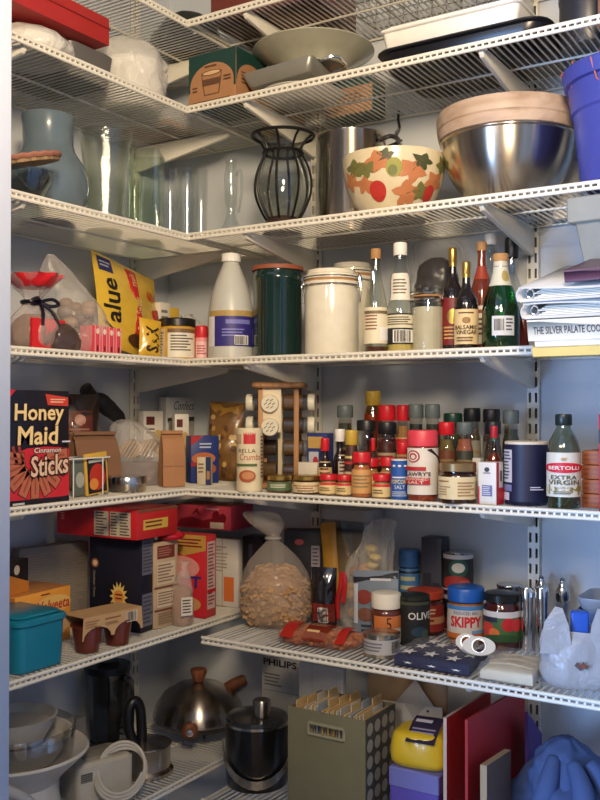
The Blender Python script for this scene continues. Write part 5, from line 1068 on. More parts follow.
mb = MB(); sack(mb, [(.001, .075, .032, 0, 0), (.010, .092, .045, 0, 0), (.024, .086, .040, 0, 0), (.034, .05, .022, 0, 0), (.036, .02, .01, 0, 0)], FILM((226, 150, 120), .2), amp=.05, freq=30, seed=77, sq=3); mb.build('film_pack', t)
mb = MB(); bits(mb, 130, lambda r: ((r.random()-.5)*.145, (r.random()-.5)*.058, .006+.017*r.random()), (.028, .008, .006), [C((176, 108, 62), .5), C((196, 130, 80), .5), C((150, 84, 52), .5)], 9); o = mb.build('pasta', t); o['kind'] = 'stuff'
mb = MB()
for x, w_, cc in ((-.055, .028, (176, 34, 28)), (.005, .05, (120, 40, 26)), (.062, .02, (176, 34, 28))):
    f = lambda a, b, l: Vector((x+(a-.5)*w_, -.046+.062*b, .012+.027*math.sin(min(1, .1+b*1.05)*PI*.62)+.001*l))
    pr(mb, f, [('p', [(i/6, 0) for i in range(7)]+[(1, j/6) for j in range(1, 7)]+[(1-i/6, 1) for i in range(1, 7)]+[(0, 1-j/6) for j in range(1, 6)], cc, {'rough': .25})], 2)
f = lambda a, b, l: Vector((.005+(a-.5)*.05, -.046+.062*b, .0135+.027*math.sin(min(1, .1+b*1.05)*PI*.62)))
pr(mb, f, [('lines', .08, .18, .92, .36, 1, (226, 190, 130)), ('lines', .1, .5, .9, .8, 3, (170, 120, 80))], 1)
mb.build('printed_band', t, smooth=False)
p = atY(352, -.045); hh = zpx(p, 507)-z; R = 29*mpp(p)
t = T('plastic_canister', 'tall clear plastic food canister at the back beneath the spice shelf', 'canister', (p[0], p[1], z))
mb = MB(); mb.rbox(R*2, R*1.1, 0, hh*.9, G((236, 236, 232), .14), r=.02); mb.build('canister_body', t)
mb = MB(); mb.rbox(R*1.86, R*1.0, .003, hh*.78, C((168, 148, 120), .7, var=.2, scale=60), r=.018); mb.build('contents', t)
mb = MB(); mb.rbox(R*2.08, R*1.2, hh*.885, hh, C((166, 164, 160), .35), r=.022); mb.build('lid', t)
A = atY(327, -.11); B = atY(343, -.105); 
t = T('bronze_packet', 'narrow bronze yellow packet leaning against the tall clear canister', 'packet', ((A[0]+B[0])/2, -.108, z+.001), .1, None, -.08, -.12)
mb = MB(); f = pillow(mb, B[0]-A[0], zpx(A, 523)-z, .014, C((176, 128, 44), .35, var=.2), 2, .05); mb.build('pouch', t, sharp=80)
# clear bag of snacks with a red tie, and the printed packet in front
p = atY(364, -.13)
t = T('bread_bag', 'big clear plastic bag of rolls with a red twist tie and lettering', 'bag', (p[0], p[1], z), .1)
hb = top_h(p, 518)
mb = MB(); sack(mb, [(.001, .045, .036, 0, 0), (.03, .056, .042, 0, 0), (.09, .056, .042, .004, 0), (.14, .047, .036, .012, 0), (.19, .032, .026, .03, .004), (.225, .026, .014, .042, .008), (hb, .012, .008, .05, .01)], FILM((226, 222, 214), .26, .1, 34, 1), amp=.15, freq=26, seed=81, pleat=.14); mb.build('clear_bag', t)
mb = MB(); rnd = random.Random(31)
for i in range(13):
    a, r = rnd.random()*6.28, .034*math.sqrt(rnd.random()); mb.ell((r*math.cos(a), r*math.sin(a)*.8, .018+.115*i/13), (.022, .017, .013), [C((196, 138, 70), .6, var=.25), C((206, 156, 88), .6, var=.25), C((150, 74, 40), .6)][i % 3], 10)
o = mb.build('bread_rolls', t, sharp=180)
mb = MB(); rnd = random.Random(3)
for i in range(5): mb.ell((.012+.026*rnd.random(), -.01+.02*rnd.random(), .135+.045*i/5), (.015, .012, .009), C((206, 178, 84), .5, var=.2), 8)
mb.build('yellow_crisps', t, sharp=180)
mb = MB(); mb.tube(spline([(-.050, -.026, .02), (-.046, -.036, .06), (-.038, -.040, .09), (-.034, -.038, .12), (-.026, -.042, .10), (-.030, -.044, .06)], 4), .005, C((190, 34, 40), .3), 6); mb.build('red_tie', t)
A = atY(354, -.198); B = atY(399, -.190)
t = T('printed_card_packet', 'grey blue packet with food pictures leaning on the clear bread bag', 'packet', ((A[0]+B[0])/2, (A[1]+B[1])/2, z+.001), .08, None, -.12, -.06)
mb = MB(); hh = top_h(A, 570); wq = (B[0]-A[0])*1.02; f = pillow(mb, wq, hh, .022, C((126, 138, 152), .35), 4, .05); mb.build('pouch', t, sharp=80)
q = MB(); pr(q, f, [('p', [(0, .9), (1, .98), (1, .88), (0, .80)], (40, 40, 50)), ('lines', .4, .82, .92, .9, 1, (206, 206, 210)), ('e', .26, .6, .2, .11, (140, 60, 50)), ('e', .66, .64, .24, .08, (120, 70, 60)), ('e', .7, .42, .2, .10, (150, 66, 56)), ('e', .3, .34, .2, .10, (130, 84, 66)), ('r', 0, .2, .12, .8, (206, 210, 216)), ('lines', .2, .06, .9, .2, 2, (60, 66, 80))], 2); q.build('packet_print', t, smooth=False)
A = atY(421, -.05); B = atY(441, -.05)
carton('dark_snack_carton', 'dark slate carton with slanted gable top behind the blue lidded jar', 'carton', A, (B[0], B[1]), .042, z, zpx(A, 537)-z, (66, 68, 80), {'F': [('r', .1, .1, .5, .6, (44, 44, 56)), ('r', .58, .12, .92, .5, (44, 44, 60)), ('lines', .62, .16, .88, .46, 4, (170, 130, 80))], 'T': [('r', .1, .1, .9, .9, (90, 92, 104))]})
p0 = atY(414, -.165)
def V(px, w, top, Y=None, bot=None, name='jar', label='', cat='jar', zz=None, **k):
    p = F(px, bot) if bot else atY(px, Y); return vessel(name, label, cat, p, w, top, zz or z, **k)
V(409, 22, 549, -.032, None, 'blue_lid_jar', 'slim dark jar with bright blue lid and blue label', shape='jar', body=C((44, 44, 52), .25, coat=.4), cap=C((70, 120, 180), .35), caph=.2, capr=.96, parts={'cap': 'lid'}, labels=[(.35, .75, 160, (70, 120, 176), [('lines', .2, .2, .8, .8, 2, (190, 190, 150))])])
p = atY(458, -.046); R = 15*mpp(p); hc = (zpx(p, 551)-z)/2
for k, lb in enumerate(('lower tin can of the stack behind the peanut butter', 'upper tin can with red meat picture stacked behind the peanut butter')):
    vessel('tin_can', lb, 'can', p, 30, 0, z+k*(hc+.0006), shape='can', body=STEEL, h=hc, n=40, group='stacked tin cans', labels=[(.06, .94, 190, (44, 40, 44), [('r', 0, .88, 1, 1, (206, 200, 196)), ('e', .5, .62, .2, .26, (40, 84, 70)), ('e', .5, .64, .13, .14, (210, 206, 190)), ('e', .45, .2, .3, .22, (156, 50, 46)), ('e', .62, .16, .14, .14, (186, 90, 80)), ('r', 0, 0, 1, .04, (190, 186, 180))])])
V(386, 30, 592, -.222, None, 'coffee_creamer_jar', 'reddish brown jar with a wide white lid and orange label', shape='jar', body=C((96, 44, 30), .2, coat=.5), cap=C((232, 224, 206), .45), caph=.26, capr=1.0, rib=.02, parts={'cap': 'lid'}, labels=[(.06, .58, 120, (206, 196, 180), [('r', 0, .55, 1, 1, (206, 120, 60)), ('t', '5', .42, .5, .58, .95, (40, 30, 30)), ('lines', .1, .08, .9, .44, 3, (120, 80, 60))], 10)])
V(425, 37, 589, -.10, None, 'seasoning_jar', 'dark red labelled jar with orange red lid behind the black can', shape='jar', body=C((70, 34, 30), .25, coat=.4), cap=C((178, 66, 44), .4), caph=.16, capr=.98, parts={'cap': 'lid'}, labels=[(.1, .7, 165, (150, 50, 40), [('r', 0, .3, 1, .56, (206, 150, 110)), ('lines', .2, .34, .8, .52, 1, (120, 30, 26)), ('lines', .2, .64, .8, .9, 2, (220, 190, 160))])])
V(413, 33, 594, -.190, None, 'olive_can', 'black tin can of olives with white lettering', 'can', shape='can', body=C((26, 28, 28), .3), n=44, cap=C((54, 58, 46), .35, .5), caph=.07, capr=1.0, labels=[(.08, .90, 180, (28, 30, 30), [('t', 'OLIVES', .40, .56, 1.0, .74, (226, 222, 210), {'fat': .012}), ('e', .62, .26, .16, .12, (40, 66, 84)), ('e', .74, .22, .08, .1, (60, 84, 70)), ('r', 0, .92, 1, 1, (70, 74, 56))], 0)])
V(381.5, 37, 632, -.305, None, 'tuna_can', 'flat round tin can with pale barcode label at the shelf edge', 'can', shape='can', body=STEELB, n=44, labels=[(.16, .80, 200, (186, 182, 178), [('bars', .66, .1, .86, .9, (60, 60, 66)), ('lines', .12, .15, .6, .85, 3, (110, 110, 120))])])
V(465.5, 36, 586, -.13, None, 'peanut_butter_jar', 'peanut butter jar with bright blue lid reading SKIPPY', shape=[(.93, 0), (1, .03), (1, .88), (.96, .94), (.92, 1)], body=G((236, 226, 206), .06), fill=C((190, 128, 70), .5), ff=.93, n=44, cap=C((30, 92, 178), .35), caph=.215, capr=1.02, rib=.015, parts={'cap': 'lid'}, labels=[(.13, .70, 172, (216, 206, 190), [('p', [(0, .70), (1, .86), (1, .30), (0, .22)], (222, 214, 200)), ('t', 'SKIPPY', .20, .34, .80, .68, (206, 34, 40), {'fat': .04, 'rise': .0}), ('r', 0, .88, 1, 1, (70, 130, 190)), ('t', 'REDUCED FAT', .28, .74, .72, .83, (40, 80, 150)), ('r', 0, 0, 1, .16, (206, 110, 50)), ('r', .6, .16, 1, .26, (120, 160, 200))], 0)])
V(501.5, 36, 592, -.13, None, 'salsa_jar', 'jar of red salsa with dark lid and tomato label', shape='jar', body=G((226, 206, 196), .06), fill=C((92, 26, 20), .3), ff=.95, n=44, cap=C((34, 36, 32), .3, .3), caph=.13, capr=.97, parts={'cap': 'lid'}, labels=[(.16, .70, 172, (72, 112, 60), [('r', 0, .80, 1, 1, (220, 214, 206)), ('e', .62, .58, .13, .22, (204, 40, 44)), ('e', .78, .56, .12, .22, (214, 52, 52)), ('e', .22, .4, .14, .24, (206, 60, 48)), ('e', .36, .3, .1, .16, (226, 120, 60)), ('r', .08, .66, .42, .82, (40, 40, 60)), ('e', .5, .14, .3, .12, (46, 84, 40))])])
V(509, 26, 584, -.048, None, 'silver_can', 'shiny unlabelled tin can half hidden behind the salsa jar', 'can', shape='can', body=STEEL, n=40)
for px, bt, lb in ((526.5, -.13, 'polished steel shaker standing nearest the salsa jar'), (541, -.13, 'polished steel shaker standing nearest the white plastic bag')):
    V(px, 14, 587, bt, None, 'steel_shaker', lb, 'shaker', shape=[(.98, 0), (1, .01), (.86, .45), (.92, .8), (1, .99), (.96, 1)], body=CHROME, group='polished steel shakers')
for px, lb in ((541, 'glass pepper mill with pointed steel top in front of the upright'), (562, 'glass pepper mill with pointed steel top behind the white plastic bag')):
    p = atY(px, -.045); R = 7*mpp(p); hh = zpx(p, 575 if px < 550 else 577)-z
    t = T('pepper_mill', lb, 'mill', (p[0], p[1], z), 0, 'glass pepper mills')
    MB().lathe([(0, .001), (R*1.0, .001), (R*1.05, .01), (R*.82, hh*.4), (R*.8, hh*.66)], G((236, 238, 240), .12), 24).build('glass_body', t)
    MB().lathe([(0, .003), (R*.9, .003), (R*.74, hh*.38), (0, hh*.38)], C((60, 52, 46), .8, var=.4, scale=250), 20).build('peppercorns', t)
    MB().lathe([(R*.86, hh*.64), (R*1.0, hh*.67), (R*1.0, hh*.78), (R*.7, hh*.86), (R*.34, hh*.93), (R*.4, hh*.97), (0, hh)], STEEL, 24).build('steel_top', t)
# folded flag in clear plastic, cream cloth beside it
NV = C((26, 28, 62), .8, var=.15, scale=80)
c = [atY(395, -.362), atY(470, -.362), atY(488, -.235), atY(424, -.235)]
cx, cy = sum(p[0] for p in c)/4, sum(p[1] for p in c)/4
t = T('folded_flag', 'folded dark blue flag with white stars in a clear plastic sleeve', 'flag', (cx-.002, cy, z))
def slab(pts, h, e=.006, sub=6, seed=0, amp=.003):
    """soft folded cloth: outline pts, domed edges"""
    P = [Vector((x-cx, y-cy, 0)) for x, y in pts]; m = sum(P, Vector())/len(P); out = []
    for i in range(len(P)):
        for k in range(sub): out.append(P[i].lerp(P[(i+1) % len(P)], k/sub))
    rings = []
    for s, q in ((1-.03, .001), (1.01, h*.2), (1.0, h*.45), (1.015, h*.62), (.985, h*.88), (.93, h), (.6, h*1.04), (.2, h*1.05)):
        rings.append([m+(p-m)*s+Vector((0, 0, q+(amp*noise.noise(p*40+Vector((seed, 0, q*80)))) if q > .002 else q)) for p in out])
    return rings
FH_ = .021
mb = MB(); mb.loft(slab(c, FH_, seed=3), NV); mb.build('navy_cloth', t, sharp=50)
q = MB(); M2 = lambda a, b, l: Vector((cx, cy, 0))*0+((Vector((c[0][0], c[0][1], 0))*(1-a)+Vector((c[1][0], c[1][1], 0))*a)*(1-b)+(Vector((c[3][0], c[3][1], 0))*(1-a)+Vector((c[2][0], c[2][1], 0))*a)*b)-Vector((cx, cy, 0))+Vector((0, 0, FH_*1.05+.0028+.0002*l))
def star(u, v, r): return [(u+r*(1 if k % 2 == 0 else .42)*math.sin(k*PI/5), v+r*1.5*(1 if k % 2 == 0 else .42)*math.cos(k*PI/5)) for k in range(10)]
WS = C((232, 228, 220), .7)
for u, v in ((.14, .16), (.44, .18), (.76, .12), (.18, .52), (.40, .72), (.64, .50), (.92, .42), (.86, .78), (.62, .88), (.22, .86)): pr(q, M2, [('p', star(u, v, .11), WS)])
fe = lambda a, b, l: Vector((c[0][0]*(1-a)+c[1][0]*a-cx, c[0][1]*(1-a)+c[1][1]*a-cy-.0045, b*FH_))
for u in (.2, .52, .84): pr(q, fe, [('p', star(u, .5, .07)[0:10], WS)])
q.build('stars', t, smooth=False)
mb = MB(); R_ = [[p*1.03+Vector((0, 0, .002)) for p in r] for r in slab(c, FH_+.006, seed=5, amp=.006)]; mb.loft(R_, FILM((226, 228, 235), .02, .12, 22, .9, .22)); mb.build('plastic_sleeve', t, sharp=60)
c2 = [atY(478, -.362), atY(530, -.362), atY(545, -.235), atY(497, -.235)]
cx, cy = sum(p[0] for p in c2)/4, sum(p[1] for p in c2)/4
t = T('cream_cloth', 'folded cream cloth in clear plastic beside the folded flag', 'cloth', (cx+.003, cy, z))
mb = MB(); mb.loft(slab(c2, .020, seed=9), C((214, 204, 178), .85, var=.06)); mb.build('folded_cloth', t, sharp=50)
mb = MB()
for k in (.3, .55, .8):
    a = Vector(c2[0]+(0,)).lerp(Vector(c2[3]+(0,)), k); b = Vector(c2[1]+(0,)).lerp(Vector(c2[2]+(0,)), k); mb.tube(spline([tuple(a.lerp(b, .08)-Vector((cx, cy, -.020))), tuple(a.lerp(b, .5)-Vector((cx, cy, -.0235))), tuple(a.lerp(b, .92)-Vector((cx, cy, -.020)))], 5), .0022, C((196, 184, 156), .85), 6)
mb.build('fold_ridge', t)
mb = MB(); R_ = [[p*1.06+Vector((0, 0, .002)) for p in r] for r in slab(c2, .026, seed=6, amp=.006)]; mb.loft(R_, FILM((230, 230, 232), .05, .12, 22, .9, .3)); mb.build('plastic_sleeve', t, sharp=60)
# white twin-ring kitchen gadget on the flag
p = atY(476, -.305)
t = T('egg_separator', 'white plastic kitchen gadget with two round holes lying on the flag', 'gadget', (p[0], p[1], z+.028), .25)
WP = C((206, 199, 184), .4)
def ovalplate(cx_, cy_, cz_, ax, az, hole, mb, tilt):
    M = Matrix.Translation((cx_, cy_, cz_)) @ Matrix.Rotation(tilt, 4, 'X'); n = 32; o1 = []; 
    ring = lambda rx, rz, y: [(rx*math.cos(2*PI*k/n), y, rz*math.sin(2*PI*k/n)) for k in range(n)]
    mb.loft([ring(ax, az, -.005), ring(ax, az, .005), ring(hole, hole, .005), ring(hole, hole, -.005)], WP, closed=True, M=M)
    mb.loft([ring(hole*1.25, hole*1.25, -.0062), ring(hole*1.25, hole*1.25, -.004), ring(hole*1.02, hole*1.02, -.004), ring(hole*1.02, hole*1.02, -.0062)], STEEL, closed=True, M=M)
mb = MB(); ovalplate(.006, -.01, .016, .029, .0165, .0105, mb, -.35); mb.build('front_ring', t)
mb = MB(); ovalplate(-.019, .016, .015, .020, .0150, .0092, mb, -.35); mb.build('rear_ring', t)
mb = MB()
mb.tube(spline([(-.03, .02, .004), (-.02, .004, .002), (-.012, -.008, .004)], 4), .004, WP, 8); mb.build('hinge', t)
# white plastic bag at the end
p = atY(580, -.300)
t = T('white_plastic_bag', 'torn white plastic bag standing at the shelf edge by the shakers', 'bag', (p[0], p[1], z), .3)
mb = MB(); hh = top_h(p, 609)
WBG = FILM((182, 181, 183), .86, .3, 16, .9)
sack(mb, [(.001, .055, .038, 0, 0), (.02, .066, .045, 0, 0), (hh*.4, .066, .042, 0, 0), (hh*.62, .063, .036, 0, 0), (hh*.74, .058, .030, 0, 0)], WBG, amp=.07, freq=22, seed=91, pleat=.05, sq=2.6, top_open=True); o = mb.build('bag_body', t)
# two raised handle flaps
for x, s_ in ((-.040, 1), (.036, -1)):
    mb = MB(); mb.loft([[(x-.026, -.034, hh*.45), (x+.026, -.040, hh*.45), (x+.026, -.037, hh*.45), (x-.026, -.031, hh*.45)], [(x-.02, -.034, hh*.85), (x+.02, -.036, hh*.83), (x+.02, -.033, hh*.83), (x-.02, -.031, hh*.85)], [(x-.006+s_*.004, -.028, hh*1.06), (x+.006+s_*.004, -.028, hh*1.04), (x+.006+s_*.004, -.025, hh*1.04), (x-.006+s_*.004, -.025, hh*1.06)]], WBG); mb.build('handle_flap', t)
mb = MB(); pr(mb, lambda a, b, l: Vector((-.012+.024*a, -.0495-.0005*l, .036+.016*b)), [('p', [(0, .5), (.2, .9), (.42, .6), (.6, 1), (.8, .55), (1, .6), (.85, .2), (.6, .3), (.4, 0), (.22, .25)], (96, 76, 72)), ('p', [(.4, .5), (.6, .75), (.8, .45), (.6, .25)], (150, 66, 44))]); mb.build('torn_hole', t, smooth=False)
mb = MB(); mb.rbox(.030, .018, .04, hh*1.0, C((44, 92, 190), .35), r=.004, c=(-.002, -.014)); mb.build('blue_packet', t)
A = atY(571, -.16)
t = T('blue_tray', 'stack of clear blue plastic trays at the back behind the white bag', 'tray', (A[0]+.105, -.10, z))
for k in range(5):
    mb = MB(); mb.rbox(.20, .12, .002+k*.022, .030+k*.022, [C((92, 116, 160), .3, coat=.3), C((150, 160, 176), .3, coat=.3), C((84, 108, 156), .3, coat=.3)][k % 3], r=.02, taper=.92, open_top=True, t=.002); mb.build('tray_layer', t)

# ------------------------------------------------------------------ bottom shelf, side wall
z = DK[6]
WPL = C((206, 202, 192), .35, coat=.2)
p = atX(44, .205); S_ = mpp(p)
p = atX(16, .16)
t = T('food_processor', 'white food processor with stacked bowls and clear rim by the doorway', 'food processor', (.16, p[1], z))
MB().lathe([(0, 0), (.085, 0), (.09, .006), (.084, .05), (.082, .075), (.10, .096), (.138, .130), (.142, .136), (.138, .140), (.10, .113), (0, .108)], C((214, 210, 200), .35, coat=.2), 48).build('white_base', t)
for R, h0, h1, cc in ((.108, .114, .168, (206, 202, 194)), (.078, .154, .203, (196, 194, 188))):
    MB().lathe([(0, h0), (R*.7, h0), (R*.92, h0+(h1-h0)*.6), (R, h1-.004), (R*1.04, h1), (R*.98, h1), (R*.9, h0+(h1-h0)*.65), (0, h0+.012)], C(cc, .35, coat=.2), 48).build('bowl', t)
MB().lathe([(.112, .130), (.116, .180), (.113, .184), (.110, .133)], G((235, 235, 235), .14), 48).build('clear_rim', t)
mb = MB(); q0 = atX(10, .29); P = spline([(.29, q0[1]-.04, z+.14), (.295, q0[1]+.0, z+.125), (.297, q0[1]+.05, z+.08), (.295, q0[1]+.07, z+.014)], 6); mb.tube(P, .011, C((196, 194, 186), .4), 10)
tag(mb.build('white_hose', loc=(0, 0, 0)), 'thick white plastic hose hanging down in front of the white bowls', 'hose')
A = atX(96, .235); B = atX(130, .258)
t = T('small_appliance', 'white box shaped kitchen appliance with grille and a coiled white cord', 'appliance', (.215, (A[1]+B[1])/2-.015, z), PI/2-.35)
mb = MB(); mb.rbox(.125, .095, 0, .088, C((196, 190, 172), .4), r=.012, taper=1.0, e=.006); mb.build('housing', t)
mb = MB(); mb.rbox(.075, .06, .0885, .0925, C((150, 146, 134), .45), r=.01, e=.001); mb.build('recessed_top', t)
q = MB(); pr(q, flat((-.0625, -.0475, 0), (.125, 0, 0), (0, .0, .088), (0, -1, 0)), [('r', .06, .60, .26, .80, (84, 82, 76))]+[('r', .06, .62+.045*k, .26, .635+.045*k, (150, 146, 136)) for k in range(4)]); q.build('grille', t, smooth=False)
mb = MB(); P = []
for k in range(34):
    a = k*.55; P.append((.03+.056*math.cos(a)*(1-.004*k), .0+.03*math.sin(a)-.055, .052+.042*math.sin(a+.3)+.0006*k))
mb.tube(spline(P, 3), .0034, C((206, 200, 184), .4), 8); mb.build('coiled_cord', t)
A = atX(58, .05); B = atX(84, .05)
carton('white_board_carton', 'flat pale carton leaning on the side wall behind the white bowls', 'carton', (.06, A[1]-.05), (.06, B[1]), .025, z, zpx(B, 715)-z, (170, 166, 158))
p = atX(108, .075); R = 22*mpp(p); hh = zpx(p, 660)-z
t = T('blender_jar', 'clear blender jar with a black lid standing against the side wall', 'blender jar', (p[0], p[1], z))
MB().lathe([(0, .03), (R*.72, .03), (R*.74, .04), (R, hh*.9), (R*.97, hh*.9), (R*.7, .045), (0, .045)], G((190, 192, 192), .14), 8).build('jar_body', t)
MB().lathe([(0, 0), (R*.8, 0), (R*.8, .035), (0, .035)], C((40, 40, 42), .4), 32).build('collar', t)
MB().lathe([(R*1.03, hh*.89), (R*1.05, hh*.96), (R*.6, hh*.965), (R*.5, hh), (0, hh)], C((28, 28, 30), .35), 32).build('lid', t)
mb = MB(); mb.tube(spline([(R*.9, 0, hh*.85), (R*1.35, 0, hh*.8), (R*1.35, 0, hh*.35), (R*.85, 0, hh*.3)], 5), .009, G((170, 172, 172), .2), 8); mb.build('handle', t)
p = atX(147, .215); R = 24*mpp(p); hp = zpx(p, 742)-z
t = T('steel_pot', 'steel pot with a tall black loop handle in front of the steel wok', 'pot', (p[0], p[1], z))
MB().lathe([(0, 0), (R*1.12, 0), (R*1.12, .008), (R*.98, .014), (R, hp*.9), (R*1.04, hp*.94), (R*1.04, hp*.98), (R*.8, hp), (R*.3, hp*1.03), (0, hp*1.03)], STEELB, 44).build('pot_body', t)
mb = MB(); a0 = -2.0; P = [(x*math.cos(a0), x*math.sin(a0), q) for x, q in ((R*.5, hp), (R*.75, hp+.03), (R*.8, hp+.075), (R*.55, hp+.095), (R*.3, hp+.08), (R*.22, hp+.04), (R*.2, hp))]; mb.tube(spline(P, 5), .0115, C((22, 22, 24), .35), 12); mb.build('loop_handle', t)
p = atX(199, .175); R = 45*mpp(p); 
t = T('electric_wok', 'steel domed electric wok with wooden knobs in the bottom corner', 'wok', (p[0], p[1], z), facing(p))
hb = zpx(p, 716)-z; hd = zpx(p, 681)-z
MB().lathe([(0, .022), (R*.5, .022), (R*.86, hb*.7), (R, hb), (R*.97, hb), (0, hb-.01)], C((30, 30, 32), .35), 48).build('wok_pan', t)
MB().lathe([(R*1.0, hb+.001), (R*1.01, hb+.006), (R*.95, hb+(hd-hb)*.35), (R*.78, hb+(hd-hb)*.68), (R*.5, hb+(hd-hb)*.9), (R*.2, hd-.004), (0, hd)], STEELB, 56).build('dome_lid', t)
WK = WOOD((110, 62, 38), (146, 88, 56), 40)
MB().lathe([(0, hd), (.012, hd), (.016, hd+.010), (.021, hd+.024), (.019, hd+.03), (0, hd+.03)], WK, 24).build('lid_knob', t)
mb = MB(); M = Matrix.Translation((R*.95, -.02, hb+.008)) @ Matrix.Rotation(PI/2, 4, 'Y'); mb.lathe([(0, 0), (.014, 0), (.018, .012), (.018, .03), (.012, .036), (0, .036)], WK, 24, M=M); mb.lathe([(0, .036), (.010, .036), (.008, .042), (0, .043)], CHROME, 20, M=M); mb.build('front_knob', t)
mb = MB(); M = Matrix.Translation((-.02, R*.5, hd-.03)) @ Matrix.Rotation(-PI/2+.4, 4, 'X'); mb.lathe([(0, 0), (.011, 0), (.014, .03), (.014, .06), (.010, .066), (0, .066)], WK, 20, M=M); mb.build('side_handle', t)
for k in range(3):
    a = k*2*PI/3+.2; mb = MB(); mb.tube([(R*.5*math.cos(a), R*.5*math.sin(a), .03), (R*.62*math.cos(a), R*.62*math.sin(a), .0085)], .006, STEEL, 8); mb.build('leg', t)

# ------------------------------------------------------------------ bottom shelf, back wall
A = atY(262, -.085); B = atY(318, -.085)
carton('appliance_carton', 'white appliance carton reading PHILIPS at the back of the bottom shelf', 'carton', A, B, .07, z, zpx(A, 651)-z, (196, 196, 192), {'F': [('t', 'PHILIPS', .03, .87, .63, .94, (20, 20, 24), {'fat': .03}), ('lines', .05, .66, .4, .8, 4, (120, 120, 124)), ('r', .04, .62, .7, .625, (120, 120, 124))]})
p = atY(257, -.245); R = 32*mpp(p); hb = zpx(p, 718)-z; hl = zpx(p, 697)-z
t = T('ice_bucket', 'black ice bucket with a steel lid knob and swing handle', 'bucket', (p[0], p[1], z), facing(p))
MB().lathe([(0, 0), (R*.92, 0), (R*.96, .006), (R, hb*.95), (0, hb*.95)], C((20, 20, 22), .28, coat=.5), 48).build('bucket_body', t)
MB().lathe([(R*1.0, hb*.945), (R*1.03, hb*.955), (R*1.03, hb*.995), (R*.98, hb), (R*.94, hb)], STEEL, 48).build('steel_rim', t)
MB().lathe([(R*.97, hb), (R*.94, hb+.007), (R*.6, hb+.014), (R*.3, hb+.016), (0, hb+.016)], C((60, 62, 66), .2, .4, coat=.4), 48).build('lid', t)
MB().lathe([(0, hb+.014), (.018, hb+.014), (.019, hb+.018), (.019, hb+.046), (.017, hb+.049), (0, hb+.049)], STEELB, 28, c=(.03, .01)).build('lid_knob', t)
mb = MB(); P = [(.0+R*1.04*math.sin(k*PI/14)*.99, R*1.04*math.cos(k*PI/14), hb*.62-hb*.48*math.sin(k*PI/14)) for k in range(15)]
for s_ in (-.006, .006): pass
rings = [[(x, y, q-.009), (x*1.03, y*1.03, q-.009), (x*1.03, y*1.03, q+.009), (x, y, q+.009)] for x, y, q in P]; mb.loft(rings, STEELB); mb.build('swing_handle', t)
# olive file box with manila folders
A = atY(288, -.362); B = atY(365, -.362); w = B[0]-A[0]; hb = zpx(A, 706)-z; d = .125
OLV = C((128, 124, 96), .6, bump=.1); t = T('file_box', 'olive cardboard file box with hand slot, packed with manila folders', 'file box', ((A[0]+B[0])/2, -.362+d/2, z))
mb = MB(); hx0, hx1, hz0, hz1 = -w*.22, w*.24, hb*.80, hb*.895
for x0, x1, z0, z1 in ((-w/2, hx0, 0, hb), (hx1, w/2, 0, hb), (hx0, hx1, 0, hz0), (hx0, hx1, hz1, hb)): mb.box(((x0+x1)/2, -d/2+.0015, (z0+z1)/2), (x1-x0, .003, z1-z0), OLV)
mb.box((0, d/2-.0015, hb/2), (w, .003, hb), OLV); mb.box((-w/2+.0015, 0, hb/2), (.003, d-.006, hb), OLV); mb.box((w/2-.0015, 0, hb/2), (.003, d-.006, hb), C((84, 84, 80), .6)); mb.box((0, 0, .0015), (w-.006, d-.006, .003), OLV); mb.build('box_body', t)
mb = MB(); P = [(hx0, hz0), (hx1, hz0), (hx1, hz1), (hx0, hz1)]
for (x0, z0), (x1, z1) in zip(P, P[1:]+P[:1]): mb.tube([(x0, -d/2-.001, z0), (x1, -d/2-.001, z1)], .0035, C((150, 146, 120), .5), 6)
mb.build('slot_rim', t)
q = MB(); its = []
for i in range(4):
    for j in range(7): its.append(('e', .14+.24*i, .07+.14*j, .095, .055, (176, 172, 158), {'lay': 1}))
pr(q, flat((w/2, -d/2, 0), (0, d, 0), (0, 0, hb), (1, 0, 0)), its); q.build('dotted_side', t, smooth=False)
MANL = [(214, 182, 126), (206, 170, 112), (196, 190, 176), (220, 192, 140), (160, 170, 176), (210, 176, 120)]
fx, fy = t.location.x, t.location.y; n = 13
for k in range(n):
    x = fx-w/2+.010+(w-.022)*k/(n-1); mb = MB(); hf = hb*(.965+.045*((k*5) % 4)/3); m = C(MANL[k % 6], .7)
    M = Matrix.Rotation((.10-.012*k), 4, 'Y')
    mb.box((0, 0, hf/2), (.0035, d-.020, hf), m, None); ty = -.03+.02*(k % 4); mb.box((0, ty, hf+.006), (.0022, .035, .014), m); mb.box((.0024, .003, hf*.49), (.0012, d-.03, hf*.98), C((226, 222, 212), .8))
    tag(mb.build('manila_folder', loc=(x, fy, z+.004)), ['tan', 'buff', 'off white', 'pale tan', 'blue grey', 'ochre'][k % 6]+' file folder in the olive file box, '+['first', 'second', 'third', 'fourth', 'fifth', 'sixth', 'seventh', 'eighth', 'ninth', 'tenth', 'eleventh', 'twelfth', 'last'][k]+' from ice bucket', 'folder', 'folders in the olive file box')
# white binder standing behind folders, and grey sleeve
A = atY(299, -.175); B = atY(343, -.175)
carton('white_folder', 'tall white folder standing upright behind the olive file box', 'folder', A, B, .014, z, zpx(A, 662)-z, (196, 196, 196), {'F': [('r', .3, .3, .31, 1, (150, 150, 152))]}, roll=.0)
